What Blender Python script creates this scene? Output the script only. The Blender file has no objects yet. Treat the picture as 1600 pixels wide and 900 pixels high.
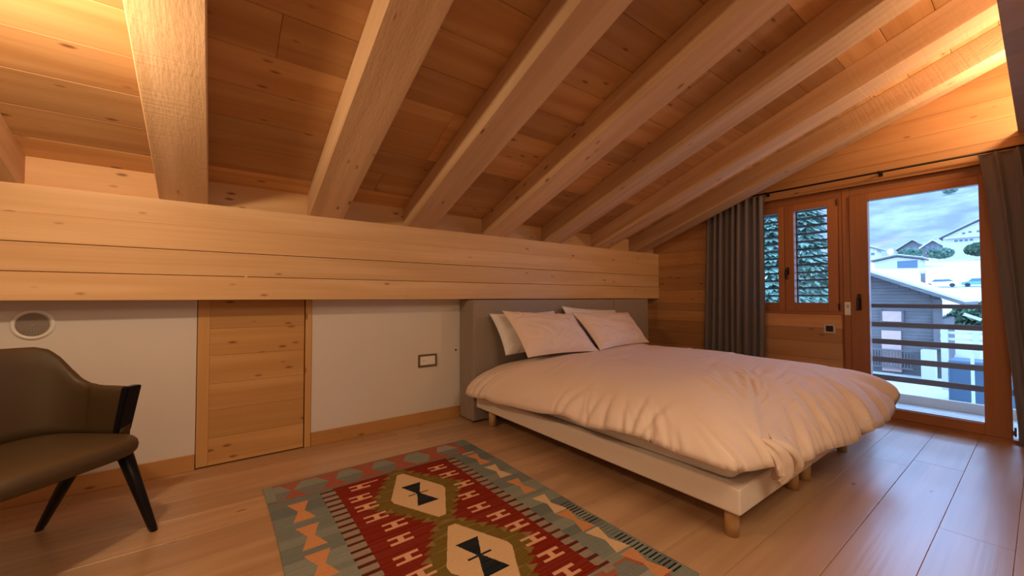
import bpy, bmesh, math, random
import numpy as np
from mathutils import Vector, Matrix
random.seed(7)
rng = np.random.default_rng(11)
S = bpy.context.scene
COL = S.collection

# ------------------------------------------------------------------ camera, world, exposure, lights
F_PX, YAW, PITCH, ROLL = 622.5, 0.6422, 0.0237, -0.0006
cam = bpy.data.objects.new('camera', bpy.data.cameras.new('camera'))
COL.objects.link(cam)
cam.data.sensor_fit = 'HORIZONTAL'
cam.data.sensor_width = 36.0
cam.data.lens = F_PX / 1600 * 36.0
cam.data.clip_start = 0.02
cam.data.clip_end = 6000
fw = Vector((math.sin(YAW), math.cos(YAW), 0)); rt = Vector((math.cos(YAW), -math.sin(YAW), 0)); up = Vector((0, 0, 1))
f2 = math.cos(PITCH) * fw + math.sin(PITCH) * up
u2 = -math.sin(PITCH) * fw + math.cos(PITCH) * up
r3 = math.cos(ROLL) * rt + math.sin(ROLL) * u2
u3 = -math.sin(ROLL) * rt + math.cos(ROLL) * u2
m = Matrix((r3, u3, -f2)).transposed().to_4x4()
m.translation = Vector((0, 0, 1.1))
cam.matrix_world = m
S.camera = cam

world = bpy.data.worlds.new('world'); S.world = world
world.use_nodes = True
bg = world.node_tree.nodes['Background']
bg.inputs[0].default_value = (0.31, 0.55, 1.0, 1)
bg.inputs[1].default_value = 7.5

S.view_settings.view_transform = 'Standard'
S.view_settings.look = 'None'
S.view_settings.gamma = 1
S.view_settings.use_curve_mapping = False
S.view_settings.exposure = 0.0

WARM = (1.0, 0.71, 0.43)
def light(name, kind, loc, energy, color, size=0.05, rot=None, size_y=None, spread=None):
    l = bpy.data.lights.new(name, kind)
    l.energy = energy; l.color = color
    if kind == 'AREA':
        l.size = size
        if size_y: l.shape = 'RECTANGLE'; l.size_y = size_y
        if spread: l.spread = spread
    else:
        l.shadow_soft_size = size
    o = bpy.data.objects.new(name, l); COL.objects.link(o)
    o.location = loc
    if rot: o.rotation_euler = rot
    return o
light('reading_lamp_light', 'POINT', (-0.62, 1.75, 1.97), 44, WARM, 0.05)
light('cove_light', 'POINT', (4.15, -0.12, 2.50), 34, WARM, 0.05)
light('cove_light', 'POINT', (3.15, -0.16, 2.46), 13, WARM, 0.05)
light('downlight', 'AREA', (1.1, -0.6, 2.29), 38, WARM, 1.3, (0, 0, 0), 0.9)
light('downlight', 'AREA', (-1.2, -1.0, 2.29), 9, WARM, 0.8, (0, 0, 0), 0.8)

# ------------------------------------------------------------------ materials
def newmat(name):
    mt = bpy.data.materials.new(name); mt.use_nodes = True
    nt = mt.node_tree
    return mt, nt, nt.nodes['Principled BSDF']
def simple(name, col, rough=0.6, metal=0.0, noise=0.0, nscale=30, bump=0.0, spec=0.5, sheen=0.0):
    mt, nt, b = newmat(name)
    b.inputs['Roughness'].default_value = rough
    b.inputs['Metallic'].default_value = metal
    b.inputs['Specular IOR Level'].default_value = spec
    b.inputs['Sheen Weight'].default_value = sheen
    tc = nt.nodes.new('ShaderNodeTexCoord')
    n = nt.nodes.new('ShaderNodeTexNoise'); n.inputs['Scale'].default_value = nscale; n.inputs['Detail'].default_value = 5
    nt.links.new(tc.outputs['Object'], n.inputs['Vector'])
    r = nt.nodes.new('ShaderNodeMix'); r.data_type = 'RGBA'
    r.inputs[6].default_value = tuple(c * (1 - noise) for c in col) + (1,)
    r.inputs[7].default_value = tuple(min(1, c * (1 + noise)) for c in col) + (1,)
    nt.links.new(n.outputs['Fac'], r.inputs[0]); nt.links.new(r.outputs[2], b.inputs['Base Color'])
    if bump:
        bp = nt.nodes.new('ShaderNodeBump'); bp.inputs['Strength'].default_value = bump; bp.inputs['Distance'].default_value = 0.004
        nt.links.new(n.outputs['Fac'], bp.inputs['Height']); nt.links.new(bp.outputs['Normal'], b.inputs['Normal'])
    return mt
def wood(name, light_c, dark_c, axis, rough=0.55, knots=0.5, grain=1.0, sawn=False, knot_c=(0.20, 0.075, 0.025), var=0.14, ring=0.5):
    mt, nt, b = newmat(name); N = nt.nodes; L = nt.links
    b.inputs['Roughness'].default_value = rough
    b.inputs['Specular IOR Level'].default_value = 0.35
    tc = N.new('ShaderNodeTexCoord'); oi = N.new('ShaderNodeObjectInfo')
    mul = N.new('ShaderNodeVectorMath'); mul.operation = 'MULTIPLY_ADD'
    cb = N.new('ShaderNodeCombineXYZ')
    for k in range(3): L.new(oi.outputs['Random'], cb.inputs[k])
    mul.inputs[1].default_value = (17.3, 23.1, 9.7); L.new(cb.outputs[0], mul.inputs[0]); L.new(tc.outputs['Object'], mul.inputs[2])
    def mapped(sl, sc):
        mp = N.new('ShaderNodeMapping'); s = [sc] * 3; s['XYZ'.index(axis)] = sl
        mp.inputs['Scale'].default_value = s; L.new(mul.outputs[0], mp.inputs['Vector']); return mp
    # fine fibres
    m1 = mapped(1.2 * grain, 55 * grain)
    n1 = N.new('ShaderNodeTexNoise'); n1.inputs['Scale'].default_value = 1; n1.inputs['Detail'].default_value = 4
    L.new(m1.outputs[0], n1.inputs['Vector'])
    # growth rings
    m2 = mapped(0.55, 7)
    n2 = N.new('ShaderNodeTexNoise'); n2.inputs['Scale'].default_value = 1; n2.inputs['Detail'].default_value = 2
    L.new(m2.outputs[0], n2.inputs['Vector'])
    ml = N.new('ShaderNodeMath'); ml.operation = 'MULTIPLY'; ml.inputs[1].default_value = 14; L.new(n2.outputs['Fac'], ml.inputs[0])
    sn = N.new('ShaderNodeMath'); sn.operation = 'SINE'; L.new(ml.outputs[0], sn.inputs[0])
    mr = N.new('ShaderNodeMapRange'); mr.inputs[1].default_value = -1; mr.inputs[2].default_value = 1; L.new(sn.outputs[0], mr.inputs[0])
    mx = N.new('ShaderNodeMix'); mx.inputs[0].default_value = ring
    L.new(n1.outputs['Fac'], mx.inputs[2]); L.new(mr.outputs[0], mx.inputs[3])
    cr = N.new('ShaderNodeMix'); cr.data_type = 'RGBA'
    cr.inputs[6].default_value = light_c + (1,); cr.inputs[7].default_value = dark_c + (1,)
    L.new(mx.outputs[0], cr.inputs[0])
    # knots
    m3 = mapped(6.0, 17.0)
    v = N.new('ShaderNodeTexVoronoi'); v.inputs['Scale'].default_value = 1; L.new(m3.outputs[0], v.inputs['Vector'])
    kr = N.new('ShaderNodeMapRange'); kr.inputs[1].default_value = 0.08; kr.inputs[2].default_value = 0.20
    kr.inputs[3].default_value = 1; kr.inputs[4].default_value = 0; L.new(v.outputs['Distance'], kr.inputs[0])
    sp = N.new('ShaderNodeSeparateColor'); L.new(v.outputs['Color'], sp.inputs[0])
    gt = N.new('ShaderNodeMath'); gt.operation = 'LESS_THAN'; gt.inputs[1].default_value = knots; L.new(sp.outputs[0], gt.inputs[0])
    km = N.new('ShaderNodeMath'); km.operation = 'MULTIPLY'; L.new(kr.outputs[0], km.inputs[0]); L.new(gt.outputs[0], km.inputs[1])
    km2 = N.new('ShaderNodeMath'); km2.operation = 'MULTIPLY'; km2.inputs[1].default_value = 0.85; L.new(km.outputs[0], km2.inputs[0])
    ck = N.new('ShaderNodeMix'); ck.data_type = 'RGBA'; ck.inputs[7].default_value = knot_c + (1,)
    L.new(km2.outputs[0], ck.inputs[0]); L.new(cr.outputs[2], ck.inputs[6])
    # piece to piece variation
    hv = N.new('ShaderNodeHueSaturation'); vr = N.new('ShaderNodeMapRange')
    vr.inputs[3].default_value = 1 - var; vr.inputs[4].default_value = 1 + var * 0.6
    L.new(oi.outputs['Random'], vr.inputs[0]); L.new(vr.outputs[0], hv.inputs['Value']); L.new(ck.outputs[2], hv.inputs['Color'])
    L.new(hv.outputs[0], b.inputs['Base Color'])
    bp = N.new('ShaderNodeBump'); bp.inputs['Strength'].default_value = 0.25; bp.inputs['Distance'].default_value = 0.003
    if sawn:
        m4 = mapped(70, 3)
        n4 = N.new('ShaderNodeTexNoise'); n4.inputs['Scale'].default_value = 1; n4.inputs['Detail'].default_value = 2; L.new(m4.outputs[0], n4.inputs['Vector'])
        m5 = mapped(20, 90)
        n5 = N.new('ShaderNodeTexNoise'); n5.inputs['Scale'].default_value = 1; n5.inputs['Detail'].default_value = 3; L.new(m5.outputs[0], n5.inputs['Vector'])
        ad = N.new('ShaderNodeMath'); L.new(n4.outputs['Fac'], ad.inputs[0]); L.new(n5.outputs['Fac'], ad.inputs[1])
        L.new(ad.outputs[0], bp.inputs['Height']); bp.inputs['Strength'].default_value = 0.55
    else:
        L.new(n1.outputs['Fac'], bp.inputs['Height'])
    L.new(bp.outputs['Normal'], b.inputs['Normal'])
    return mt
PL, PD = (0.76, 0.50, 0.27), (0.62, 0.36, 0.165)
M = {}
for a in 'XYZ':
    M['pine' + a] = wood('pine_' + a, PL, PD, a)
    M['larch' + a] = wood('larch_' + a, (0.42, 0.165, 0.055), (0.31, 0.105, 0.03), a, rough=0.35, knots=0.0, ring=0.35)
M['ceil'] = wood('ceiling_pine', (0.66, 0.40, 0.19), (0.45, 0.22, 0.08), 'X', knots=0.42, var=0.28)
M['rafter'] = wood('sawn_pine', (0.78, 0.54, 0.33), (0.54, 0.33, 0.17), 'Y', knots=0.12, sawn=True, rough=0.8, grain=0.8)
M['beam'] = wood('beam_pine', (0.80, 0.55, 0.31), (0.60, 0.35, 0.155), 'X', knots=0.13, rough=0.5, ring=0.4)
M['wallboard'] = wood('wall_pine', (0.62, 0.33, 0.135), (0.46, 0.21, 0.07), 'Y', knots=0.5, var=0.2)
M['hatch'] = wood('hatch_pine', (0.64, 0.375, 0.15), (0.46, 0.23, 0.072), 'X', knots=0.55, var=0.1)
M['hatchZ'] = wood('hatch_pine_upright', (0.64, 0.375, 0.15), (0.54, 0.29, 0.10), 'Z', knots=0.15, var=0.05)
M['skirt'] = wood('skirting_pine', (0.56, 0.30, 0.11), (0.46, 0.22, 0.07), 'X', knots=0.3, var=0.05)
M['soffit'] = wood('soffit_pine', (0.60, 0.45, 0.34), (0.50, 0.36, 0.26), 'Y', knots=0.1, var=0.12)
M['oak'] = wood('oak_floor', (0.60, 0.39, 0.235), (0.38, 0.215, 0.11), 'X', rough=0.33, knots=0.10, grain=0.7, var=0.12, ring=0.45, knot_c=(0.16, 0.08, 0.035))
_b = M['oak'].node_tree.nodes['Principled BSDF']; _b.inputs['Specular IOR Level'].default_value = 0.6; _b.inputs['Coat Weight'].default_value = 0.35; _b.inputs['Coat Roughness'].default_value = 0.28
M['beech'] = wood('beech_leg', (0.62, 0.40, 0.20), (0.50, 0.30, 0.13), 'Z', knots=0, rough=0.4)
M['oldwood'] = wood('weathered_wood', (0.15, 0.13, 0.125), (0.08, 0.07, 0.072), 'Y', knots=0.1, rough=0.9)
M['greyrail'] = wood('grey_rail_wood', (0.16, 0.11, 0.095), (0.10, 0.07, 0.06), 'Y', knots=0.1, rough=0.8)
M['plaster'] = simple('plaster', (0.69, 0.64, 0.60), 0.9, noise=0.03, nscale=3)
M['black'] = simple('black_lacquer', (0.006, 0.006, 0.009), 0.35, spec=0.3)
M['darkmetal'] = simple('dark_bronze', (0.035, 0.025, 0.02), 0.4, metal=0.6)
M['chrome'] = simple('brushed_metal', (0.5, 0.48, 0.46), 0.35, metal=0.9)
M['leather'] = simple('olive_leather', (0.072, 0.044, 0.018), 0.5, noise=0.12, nscale=220, bump=0.12)
M['linen'] = simple('duvet_cotton', (0.82, 0.66, 0.57), 0.85, noise=0.03, nscale=25, bump=0.25, spec=0.2, sheen=0.15)
M['white'] = simple('white_cotton', (0.82, 0.79, 0.78), 0.85, noise=0.03, nscale=25, bump=0.25, spec=0.2)
M['ticking'] = simple('bed_ticking', (0.78, 0.70, 0.64), 0.8, noise=0.04, nscale=60, bump=0.2, spec=0.2)
M['headboard'] = simple('headboard_fabric', (0.33, 0.27, 0.225), 0.9, noise=0.10, nscale=260, bump=0.4, spec=0.15)
M['plastic'] = simple('white_plastic', (0.80, 0.77, 0.73), 0.35)
M['plasticbrown'] = simple('bronze_plastic', (0.16, 0.09, 0.05), 0.4)
M['grille'] = simple('grille_beige', (0.50, 0.42, 0.35), 0.5)
M['hole'] = simple('dark_hole', (0.03, 0.02, 0.015), 0.9)
M['snow'] = simple('snow', (0.45, 0.43, 0.42), 0.9, noise=0.16, nscale=0.35)
M['whitewall'] = simple('white_render', (0.46, 0.43, 0.40), 0.9, noise=0.03, nscale=1)
M['carwhite'] = simple('car_paint', (0.85, 0.87, 0.9), 0.2)
M['carblue'] = simple('car_paint_blue', (0.10, 0.25, 0.40), 0.2)
M['tyre'] = simple('tyre', (0.02, 0.02, 0.02), 0.8)
M['winglass'] = simple('dark_window', (0.05, 0.09, 0.13), 0.1)
M['shutterred'] = simple('pink_shutter', (0.50, 0.30, 0.25), 0.7, noise=0.15, nscale=4)
M['leafgreen'] = simple('hedge_leaf', (0.05, 0.10, 0.05), 0.8, noise=0.5, nscale=1.5)
M['needle'] = simple('spruce_needles', (0.13, 0.22, 0.15), 0.8, noise=0.6, nscale=2.5)
M['bark'] = simple('bark', (0.10, 0.07, 0.05), 0.9, noise=0.3, nscale=9)
M['tarp'] = simple('blue_tarpaulin', (0.03, 0.06, 0.09), 0.5, noise=0.4, nscale=1)
M['cabin'] = simple('cabin_logs', (0.115, 0.10, 0.095), 0.9, noise=0.4, nscale=2)
M['deck'] = wood('pale_deck', (0.60, 0.58, 0.55), (0.48, 0.46, 0.45), 'Y', knots=0.1, rough=0.7)

# hillside: snow with bare, shrubby patches
mt, nt, b = newmat('snowy_hillside'); M['hill'] = mt
b.inputs['Roughness'].default_value = 0.95
tc = nt.nodes.new('ShaderNodeTexCoord'); mp = nt.nodes.new('ShaderNodeMapping'); mp.inputs['Scale'].default_value = (0.018, 0.035, 0.05)
nt.links.new(tc.outputs['Object'], mp.inputs['Vector'])
n1 = nt.nodes.new('ShaderNodeTexNoise'); n1.inputs['Scale'].default_value = 1.0; n1.inputs['Detail'].default_value = 7; n1.inputs['Roughness'].default_value = 0.6
nt.links.new(mp.outputs[0], n1.inputs['Vector'])
rp = nt.nodes.new('ShaderNodeValToRGB'); e = rp.color_ramp.elements
e[0].position = 0.36; e[0].color = (0.125, 0.12, 0.115, 1); e[1].position = 0.62; e[1].color = (0.235, 0.22, 0.205, 1)
k = e.new(0.47); k.color = (0.165, 0.16, 0.15, 1)
nt.links.new(n1.outputs['Fac'], rp.inputs[0]); nt.links.new(rp.outputs[0], b.inputs['Base Color'])

# window glass: clear pane with a mirror reflection that grows towards grazing
mt = bpy.data.materials.new('clear_glass'); mt.use_nodes = True; nt = mt.node_tree; nt.nodes.clear(); M['glass'] = mt
out = nt.nodes.new('ShaderNodeOutputMaterial'); mix = nt.nodes.new('ShaderNodeMixShader')
tr = nt.nodes.new('ShaderNodeBsdfTransparent'); gl = nt.nodes.new('ShaderNodeBsdfGlossy'); gl.inputs['Roughness'].default_value = 0.0
fr = nt.nodes.new('ShaderNodeFresnel'); fr.inputs[0].default_value = 1.25
tr.inputs[0].default_value = (0.97, 0.985, 1, 1)
nt.links.new(fr.outputs[0], mix.inputs[0]); nt.links.new(tr.outputs[0], mix.inputs[1]); nt.links.new(gl.outputs[0], mix.inputs[2]); nt.links.new(mix.outputs[0], out.inputs[0])

# curtain cloth: woven, a little translucent
mt, nt, b = newmat('curtain_cloth'); M['curtain'] = mt
b.inputs['Roughness'].default_value = 0.9; b.inputs['Specular IOR Level'].default_value = 0.1; b.inputs['Sheen Weight'].default_value = 0.2
tc = nt.nodes.new('ShaderNodeTexCoord'); mp = nt.nodes.new('ShaderNodeMapping'); mp.inputs['Scale'].default_value = (120, 120, 4)
nt.links.new(tc.outputs['Object'], mp.inputs['Vector'])
n1 = nt.nodes.new('ShaderNodeTexNoise'); n1.inputs['Scale'].default_value = 1.0; n1.inputs['Detail'].default_value = 3
nt.links.new(mp.outputs[0], n1.inputs['Vector'])
mc = nt.nodes.new('ShaderNodeMix'); mc.data_type = 'RGBA'; mc.inputs[6].default_value = (0.155, 0.130, 0.135, 1); mc.inputs[7].default_value = (0.27, 0.225, 0.21, 1)
nt.links.new(n1.outputs['Fac'], mc.inputs[0]); nt.links.new(mc.outputs[2], b.inputs['Base Color'])
tl = nt.nodes.new('ShaderNodeBsdfTranslucent'); tl.inputs[0].default_value = (0.42, 0.38, 0.40, 1)
ms = nt.nodes.new('ShaderNodeMixShader'); ms.inputs[0].default_value = 0.22
nt.links.new(b.outputs[0], ms.inputs[1]); nt.links.new(tl.outputs[0], ms.inputs[2]); nt.links.new(ms.outputs[0], nt.nodes['Material Output'].inputs[0])

# ------------------------------------------------------------------ helpers
def mesh_obj(name, verts, faces, mat, parent=None, smooth=False, loc=(0, 0, 0), rot=None, solid=None):
    me = bpy.data.meshes.new(name); me.from_pydata([tuple(v) for v in verts], [], [tuple(f) for f in faces]); me.update()
    if mat: me.materials.append(mat)
    if smooth: me.polygons.foreach_set('use_smooth', [True] * len(me.polygons))
    o = bpy.data.objects.new(name, me); COL.objects.link(o)
    o.location = loc
    if rot: o.rotation_euler = rot
    if parent: o.parent = parent
    return o
def bm_obj(name, bm, mat, parent=None, smooth=False, loc=(0, 0, 0), rot=None):
    me = bpy.data.meshes.new(name); bm.normal_update(); bm.to_mesh(me); bm.free()
    if mat: me.materials.append(mat)
    if smooth: me.polygons.foreach_set('use_smooth', [True] * len(me.polygons))
    o = bpy.data.objects.new(name, me); COL.objects.link(o); o.location = loc
    if rot: o.rotation_euler = rot
    if parent: o.parent = parent
    return o
def add_box(bm, c, s, bev=0.0, seg=1, mtx=None):
    r = bmesh.ops.create_cube(bm, size=1)
    vs = r['verts']
    for v in vs: v.co = Vector((v.co.x * s[0], v.co.y * s[1], v.co.z * s[2]))
    if bev:
        es = list({e for v in vs for e in v.link_edges})
        g = bmesh.ops.bevel(bm, geom=es, offset=bev, segments=seg, profile=0.6, affect='EDGES')
        vs = list({v for v in g['verts']} | {v for v in vs if v.is_valid})
    for v in vs:
        v.co = (mtx @ v.co if mtx else v.co) + Vector(c)
    return vs
def box(name, x0, x1, y0, y1, z0, z1, mat, parent=None, bev=0.0, seg=1, rot=None, smooth=False):
    bm = bmesh.new(); add_box(bm, (0, 0, 0), (x1 - x0, y1 - y0, z1 - z0), bev, seg)
    loc = Vector(((x0 + x1) / 2, (y0 + y1) / 2, (z0 + z1) / 2))
    if parent is not None: loc = loc - parent.location
    return bm_obj(name, bm, mat, parent, smooth, loc, rot)
def add_cyl(bm, p0, p1, r0, r1=None, seg=16):
    p0, p1 = Vector(p0), Vector(p1); r1 = r0 if r1 is None else r1
    d = p1 - p0
    q = Vector((0, 0, 1)).rotation_difference(d.normalized()).to_matrix().to_4x4(); q.translation = (p0 + p1) / 2
    bmesh.ops.create_cone(bm, cap_ends=True, segments=seg, radius1=r0, radius2=r1, depth=d.length, matrix=q)
def cyl(name, p0, p1, r0, mat, parent=None, r1=None, seg=16, smooth=True):
    base = parent.location if parent is not None else Vector((0, 0, 0))
    bm = bmesh.new(); add_cyl(bm, (0, 0, 0), Vector(p1) - Vector(p0), r0, r1, seg)
    o = bm_obj(name, bm, mat, parent, False, Vector(p0) - base)
    if smooth:
        for p in o.data.polygons: p.use_smooth = len(p.vertices) == 4
    return o
def empty(name, loc, rot=None):
    o = bpy.data.objects.new(name, None); COL.objects.link(o); o.location = loc; o.empty_display_size = 0.1
    if rot: o.rotation_euler = rot
    return o
def tag(o, label=None, cat=None, group=None, kind=None):
    if label: o['label'] = label
    if cat: o['category'] = cat
    if group: o['group'] = group
    if kind: o['kind'] = kind
    return o
def struct(o, label=None, cat=None): return tag(o, label, cat, kind='structure')
def prism(name, poly, axis, a0, a1, mat, parent=None):
    """poly in the two other axes, extruded along axis from a0 to a1"""
    n = len(poly); vs = []
    for a in (a0, a1):
        for (p, q) in poly:
            vs.append({'X': (a, p, q), 'Y': (p, a, q), 'Z': (p, q, a)}[axis])
    c = Vector((0, 0, 0))
    for v in vs: c += Vector(v)
    c /= len(vs)
    fs = [tuple(range(n)), tuple(range(2 * n - 1, n - 1, -1))] + [(i, i + n, (i + 1) % n + n, (i + 1) % n) for i in range(n)]
    bm = bmesh.new(); bv = [bm.verts.new(Vector(v) - c) for v in vs]
    for f in fs: bm.faces.new([bv[i] for i in f])
    bmesh.ops.recalc_face_normals(bm, faces=bm.faces)
    base = parent.location if parent is not None else Vector((0, 0, 0))
    return bm_obj(name, bm, mat, parent, False, c - base)
def catmull(pts, n, closed=False):
    pts = [Vector(p) for p in pts]; out = []; m_ = len(pts)
    rngi = range(m_ if closed else m_ - 1)
    for i in rngi:
        if closed: p = [pts[(i + k) % m_] for k in (-1, 0, 1, 2)]
        else: p = [pts[max(0, i - 1)], pts[i], pts[i + 1], pts[min(m_ - 1, i + 2)]]
        for j in range(n):
            t = j / n
            out.append(0.5 * ((2 * p[1]) + (p[2] - p[0]) * t + (2 * p[0] - 5 * p[1] + 4 * p[2] - p[3]) * t * t + (3 * p[1] - p[0] - 3 * p[2] + p[3]) * t ** 3))
    if not closed: out.append(pts[-1])
    return out

# ------------------------------------------------------------------ room dimensions
D, YB, W = 3.278, 3.10, 4.78        # knee wall, beam face, window wall
XL, YK = -2.6, -2.6                 # unseen left and back walls
ZT, SL = 1.681, 0.3655              # top of the beam, slope of the roof
TH = math.atan(SL)
FR = 4.835                          # plane of the window and door frames
def under(y): return ZT + SL * (YB - y)

# ------------------------------------------------------------------ floor
floor = struct(empty('floor', (0, 0, 0)))
struct_floor_slab = box('subfloor', XL - 0.1, 4.95, YK - 0.1, D + 0.1, -0.06, -0.016, M['oak'], floor)
PW = 0.2285
y = 0.0975 - 12 * PW; row = 0
while y < D + 0.02:
    x = XL - random.uniform(0.1, 1.9)
    y1 = min(y + PW, D + 0.02)
    while x < 4.9:
        ln = random.choice((2.2, 2.2, 2.2, 1.8))
        x0, x1 = max(x, XL), min(x + ln, 4.9)
        if x1 - x0 > 0.05 and y1 - y > 0.01:
            box('plank', x0, x1 - 0.0008, y, y1 - 0.0012, -0.016, random.uniform(-0.0004, 0.0), M['oak'], floor, bev=0.0012)
        x += ln
    y += PW

# ------------------------------------------------------------------ knee wall (far), plaster with a hatch
wall = struct(empty('wall_far', (0, D, 0)))
box('plaster', XL, -0.085, D, D + 0.12, -0.05, 1.12, M['plaster'], wall)
box('plaster', 0.588, W + 0.12, D, D + 0.12, -0.05, 1.12, M['plaster'], wall)
box('backing', -0.085, 0.588, D + 0.05, D + 0.12, -0.05, 1.12, M['hole'], wall)
box('plaster', XL, W + 0.12, D + 0.03, D + 0.12, 1.12, 1.9, M['plaster'], wall)
for i, (a, b_) in enumerate(((XL, -0.086), (0.588, 1.84), (4.44, W))):
    struct(box('baseboard_far', a, b_, D - 0.014, D - 0.0005, 0.0, 0.10, M['skirt'], bev=0.002))
hatch = struct(empty('door_2', (0.25, D, 0)), 'low knotty pine hatch door in the white knee wall under the big beam')
box('stile', -0.081, -0.018, D - 0.004, D + 0.03, 0.008, 1.083, M['hatchZ'], hatch, bev=0.0015)
z = 0.008
for h in (0.175, 0.18, 0.172, 0.184, 0.178, 0.186):
    box('board', -0.0175, 0.537, D - 0.004, D + 0.03, z + 0.0006, z + h - 0.0006, M['hatch'], hatch, bev=0.0008); z += h
box('frame', 0.544, 0.586, D - 0.008, D + 0.03, 0.0, 1.083, M['hatchZ'], hatch, bev=0.002)

# wall vent, round
vent = tag(empty('wall_vent', (-0.78, D, 0.955)), 'round off-white perforated air vent on the knee wall above the armchair', 'vent')
bm = bmesh.new()
prof = [(0.064, 0.002), (0.066, 0.010), (0.072, 0.012), (0.080, 0.008), (0.0835, 0.0005)]
rings = []
for (r, h) in prof:
    rings.append([bm.verts.new((r * math.cos(t), -h, r * math.sin(t))) for t in [2 * math.pi * i / 48 for i in range(48)]])
for a, b_ in zip(rings[:-1], rings[1:]):
    for i in range(48): bm.faces.new((a[i], a[(i + 1) % 48], b_[(i + 1) % 48], b_[i]))
bm_obj('ring', bm, M['plastic'], vent, True)
bm = bmesh.new()
N = 12
for i in range(48): pass
c = bm.verts.new((0, -0.009, 0)); prev = None
for r in (0.03, 0.055, 0.065):
    cur = [bm.verts.new((r * math.cos(2 * math.pi * i / 48), -0.009 + (0.003 if r > 0.06 else 0), r * math.sin(2 * math.pi * i / 48))) for i in range(48)]
    for i in range(48):
        if prev is None: bm.faces.new((c, cur[i], cur[(i + 1) % 48]))
        else: bm.faces.new((prev[i], cur[i], cur[(i + 1) % 48], prev[(i + 1) % 48]))
    prev = cur
bm_obj('grille', bm, M['grille'], vent, True)
bm = bmesh.new()
for k in range(1, 12):
    r = 0.0053 * k; n = max(6, int(6.1 * k))
    for i in range(n):
        t = 2 * math.pi * (i + 0.5 * (k % 2)) / n
        bmesh.ops.create_circle(bm, cap_ends=True, segments=6, radius=0.0022, matrix=Matrix.Translation((r * math.cos(t), -0.0097, r * math.sin(t))) @ Matrix.Rotation(math.pi / 2, 4, 'X'))
tag(bm_obj('perforation', bm, M['hole'], vent), kind='stuff')

# wall socket beside the bed
so = tag(empty('wall_socket', (1.518, D, 0.545)), 'double wall socket in a brown frame on the white knee wall left of the headboard', 'socket')
bm = bmesh.new()
for (cx, cz, sx, sz) in ((0, 0.047, 0.176, 0.016), (0, -0.047, 0.176, 0.016), (-0.080, 0, 0.016, 0.078), (0.080, 0, 0.016, 0.078)):
    add_box(bm, (cx, -0.006, cz), (sx, 0.012, sz), 0.002)
bm_obj('frame', bm, M['plasticbrown'], so)
box('insert', 1.518 - 0.072, 1.518 + 0.072, D - 0.008, D, 0.545 - 0.039, 0.545 + 0.039, M['plastic'], so, bev=0.002)
bm = bmesh.new(); add_cyl(bm, (0, 0, 0), (0, -0.0095, 0), 0.021, None, 24)
bm_obj('outlet', bm, M['plastic'], so, loc=(-0.034, 0, 0))
for dx in (-0.044, -0.024):
    bm = bmesh.new(); add_cyl(bm, (0, -0.004, 0), (0, -0.0105, 0), 0.0032, None, 10)
    bm_obj('pin_hole', bm, M['hole'], so, loc=(dx, 0, 0.0))
box('rocker', 1.518 + 0.006, 1.518 + 0.066, D - 0.0105, D - 0.006, 0.545 - 0.033, 0.545 + 0.033, M['plastic'], so, bev=0.002)
bm = bmesh.new(); add_cyl(bm, (0, 0, 0), (0, -0.006, 0), 0.008, None, 12)
tag(bm_obj('cable_outlet', bm, M['hole'], None, loc=(1.80, D, 0.615)), 'tiny dark cable outlet on the knee wall next to the headboard edge', 'outlet')

# ------------------------------------------------------------------ laminated beam over the knee wall
beam = tag(empty('wall_beam', (1.1, YB, 1.0855)), 'long pale laminated pine beam of stacked timbers running above the knee wall', 'beam')
for (z0, z1, dy, g) in ((1.0855, 1.2330, 0.0, 0.0018), (1.2365, 1.3850, 0.004, 0.0018), (1.3885, 1.5335, 0.0, 0.0004), (1.5340, 1.681, 0.0035, 0.002)):
    box('timber', XL, W + 0.03, YB + dy, D + 0.028, z0, z1, M['beam'], beam, bev=g)
bm = bmesh.new(); add_cyl(bm, (0, 0, 0), (0, -0.004, 0), 0.009, None, 14)
bm_obj('dowel', bm, M['pineX'], beam, loc=(0.165 - 1.1, 0.006, 1.238 - 1.0855))

# ------------------------------------------------------------------ roof: rafters, blocking, boards
ordinal = {0: 'leftmost rafter, only its flank showing at the left picture edge',
           1: 'broad rough-sawn pine rafter nearest the armchair, running straight up the picture',
           2: 'rough-sawn pine rafter above the hatch door, second wide one from the left',
           3: 'pine rafter meeting the beam left of the headboard, above the wall socket',
           4: 'pine rafter meeting the beam just above the left pillows',
           5: 'pine rafter meeting the beam above the right pillows',
           6: 'pine rafter above the right end of the headboard, second from the window wall',
           7: 'pine rafter closest to the window wall, its edge touching the curtain rod end'}
RX = [-1.03, -0.267, 0.531, 1.250, 2.021, 2.766, 3.534, 4.245]
RW = 0.23; RD = 0.19 * math.cos(TH)
Y0, Y1 = -0.45, 3.176
Lr = (Y1 - Y0) / math.cos(TH)
for i, x in enumerate([-1.80] + RX):
    if i == 0: lab = None
    ym = (Y0 + Y1) / 2
    bm = bmesh.new(); add_box(bm, (0, 0, RD / 2), (RW, Lr, RD), 0.004)
    o = bm_obj('rafter', bm, M['rafter'], None, False, (x + RW / 2, ym, under(ym)), (-TH, 0, 0))
    if i == 0: tag(o, 'sawn pine rafter out of the frame left of the armchair bay', 'rafter', 'sloping roof rafters')
    else: tag(o, ordinal[i - 1], 'rafter', 'sloping roof rafters')
ceil = struct(empty('ceiling', (1.1, 1.5, 2.4)))
def slope_pt(y, h):  # point at perpendicular height h over the rafter undersides
    return Vector((0, y + h * math.sin(TH), under(y) + h * math.cos(TH)))
BWD = 0.235
k = 0; s_len = (3.42 - (-0.55)) / math.cos(TH)
nrow = int(s_len / BWD) + 1
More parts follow.
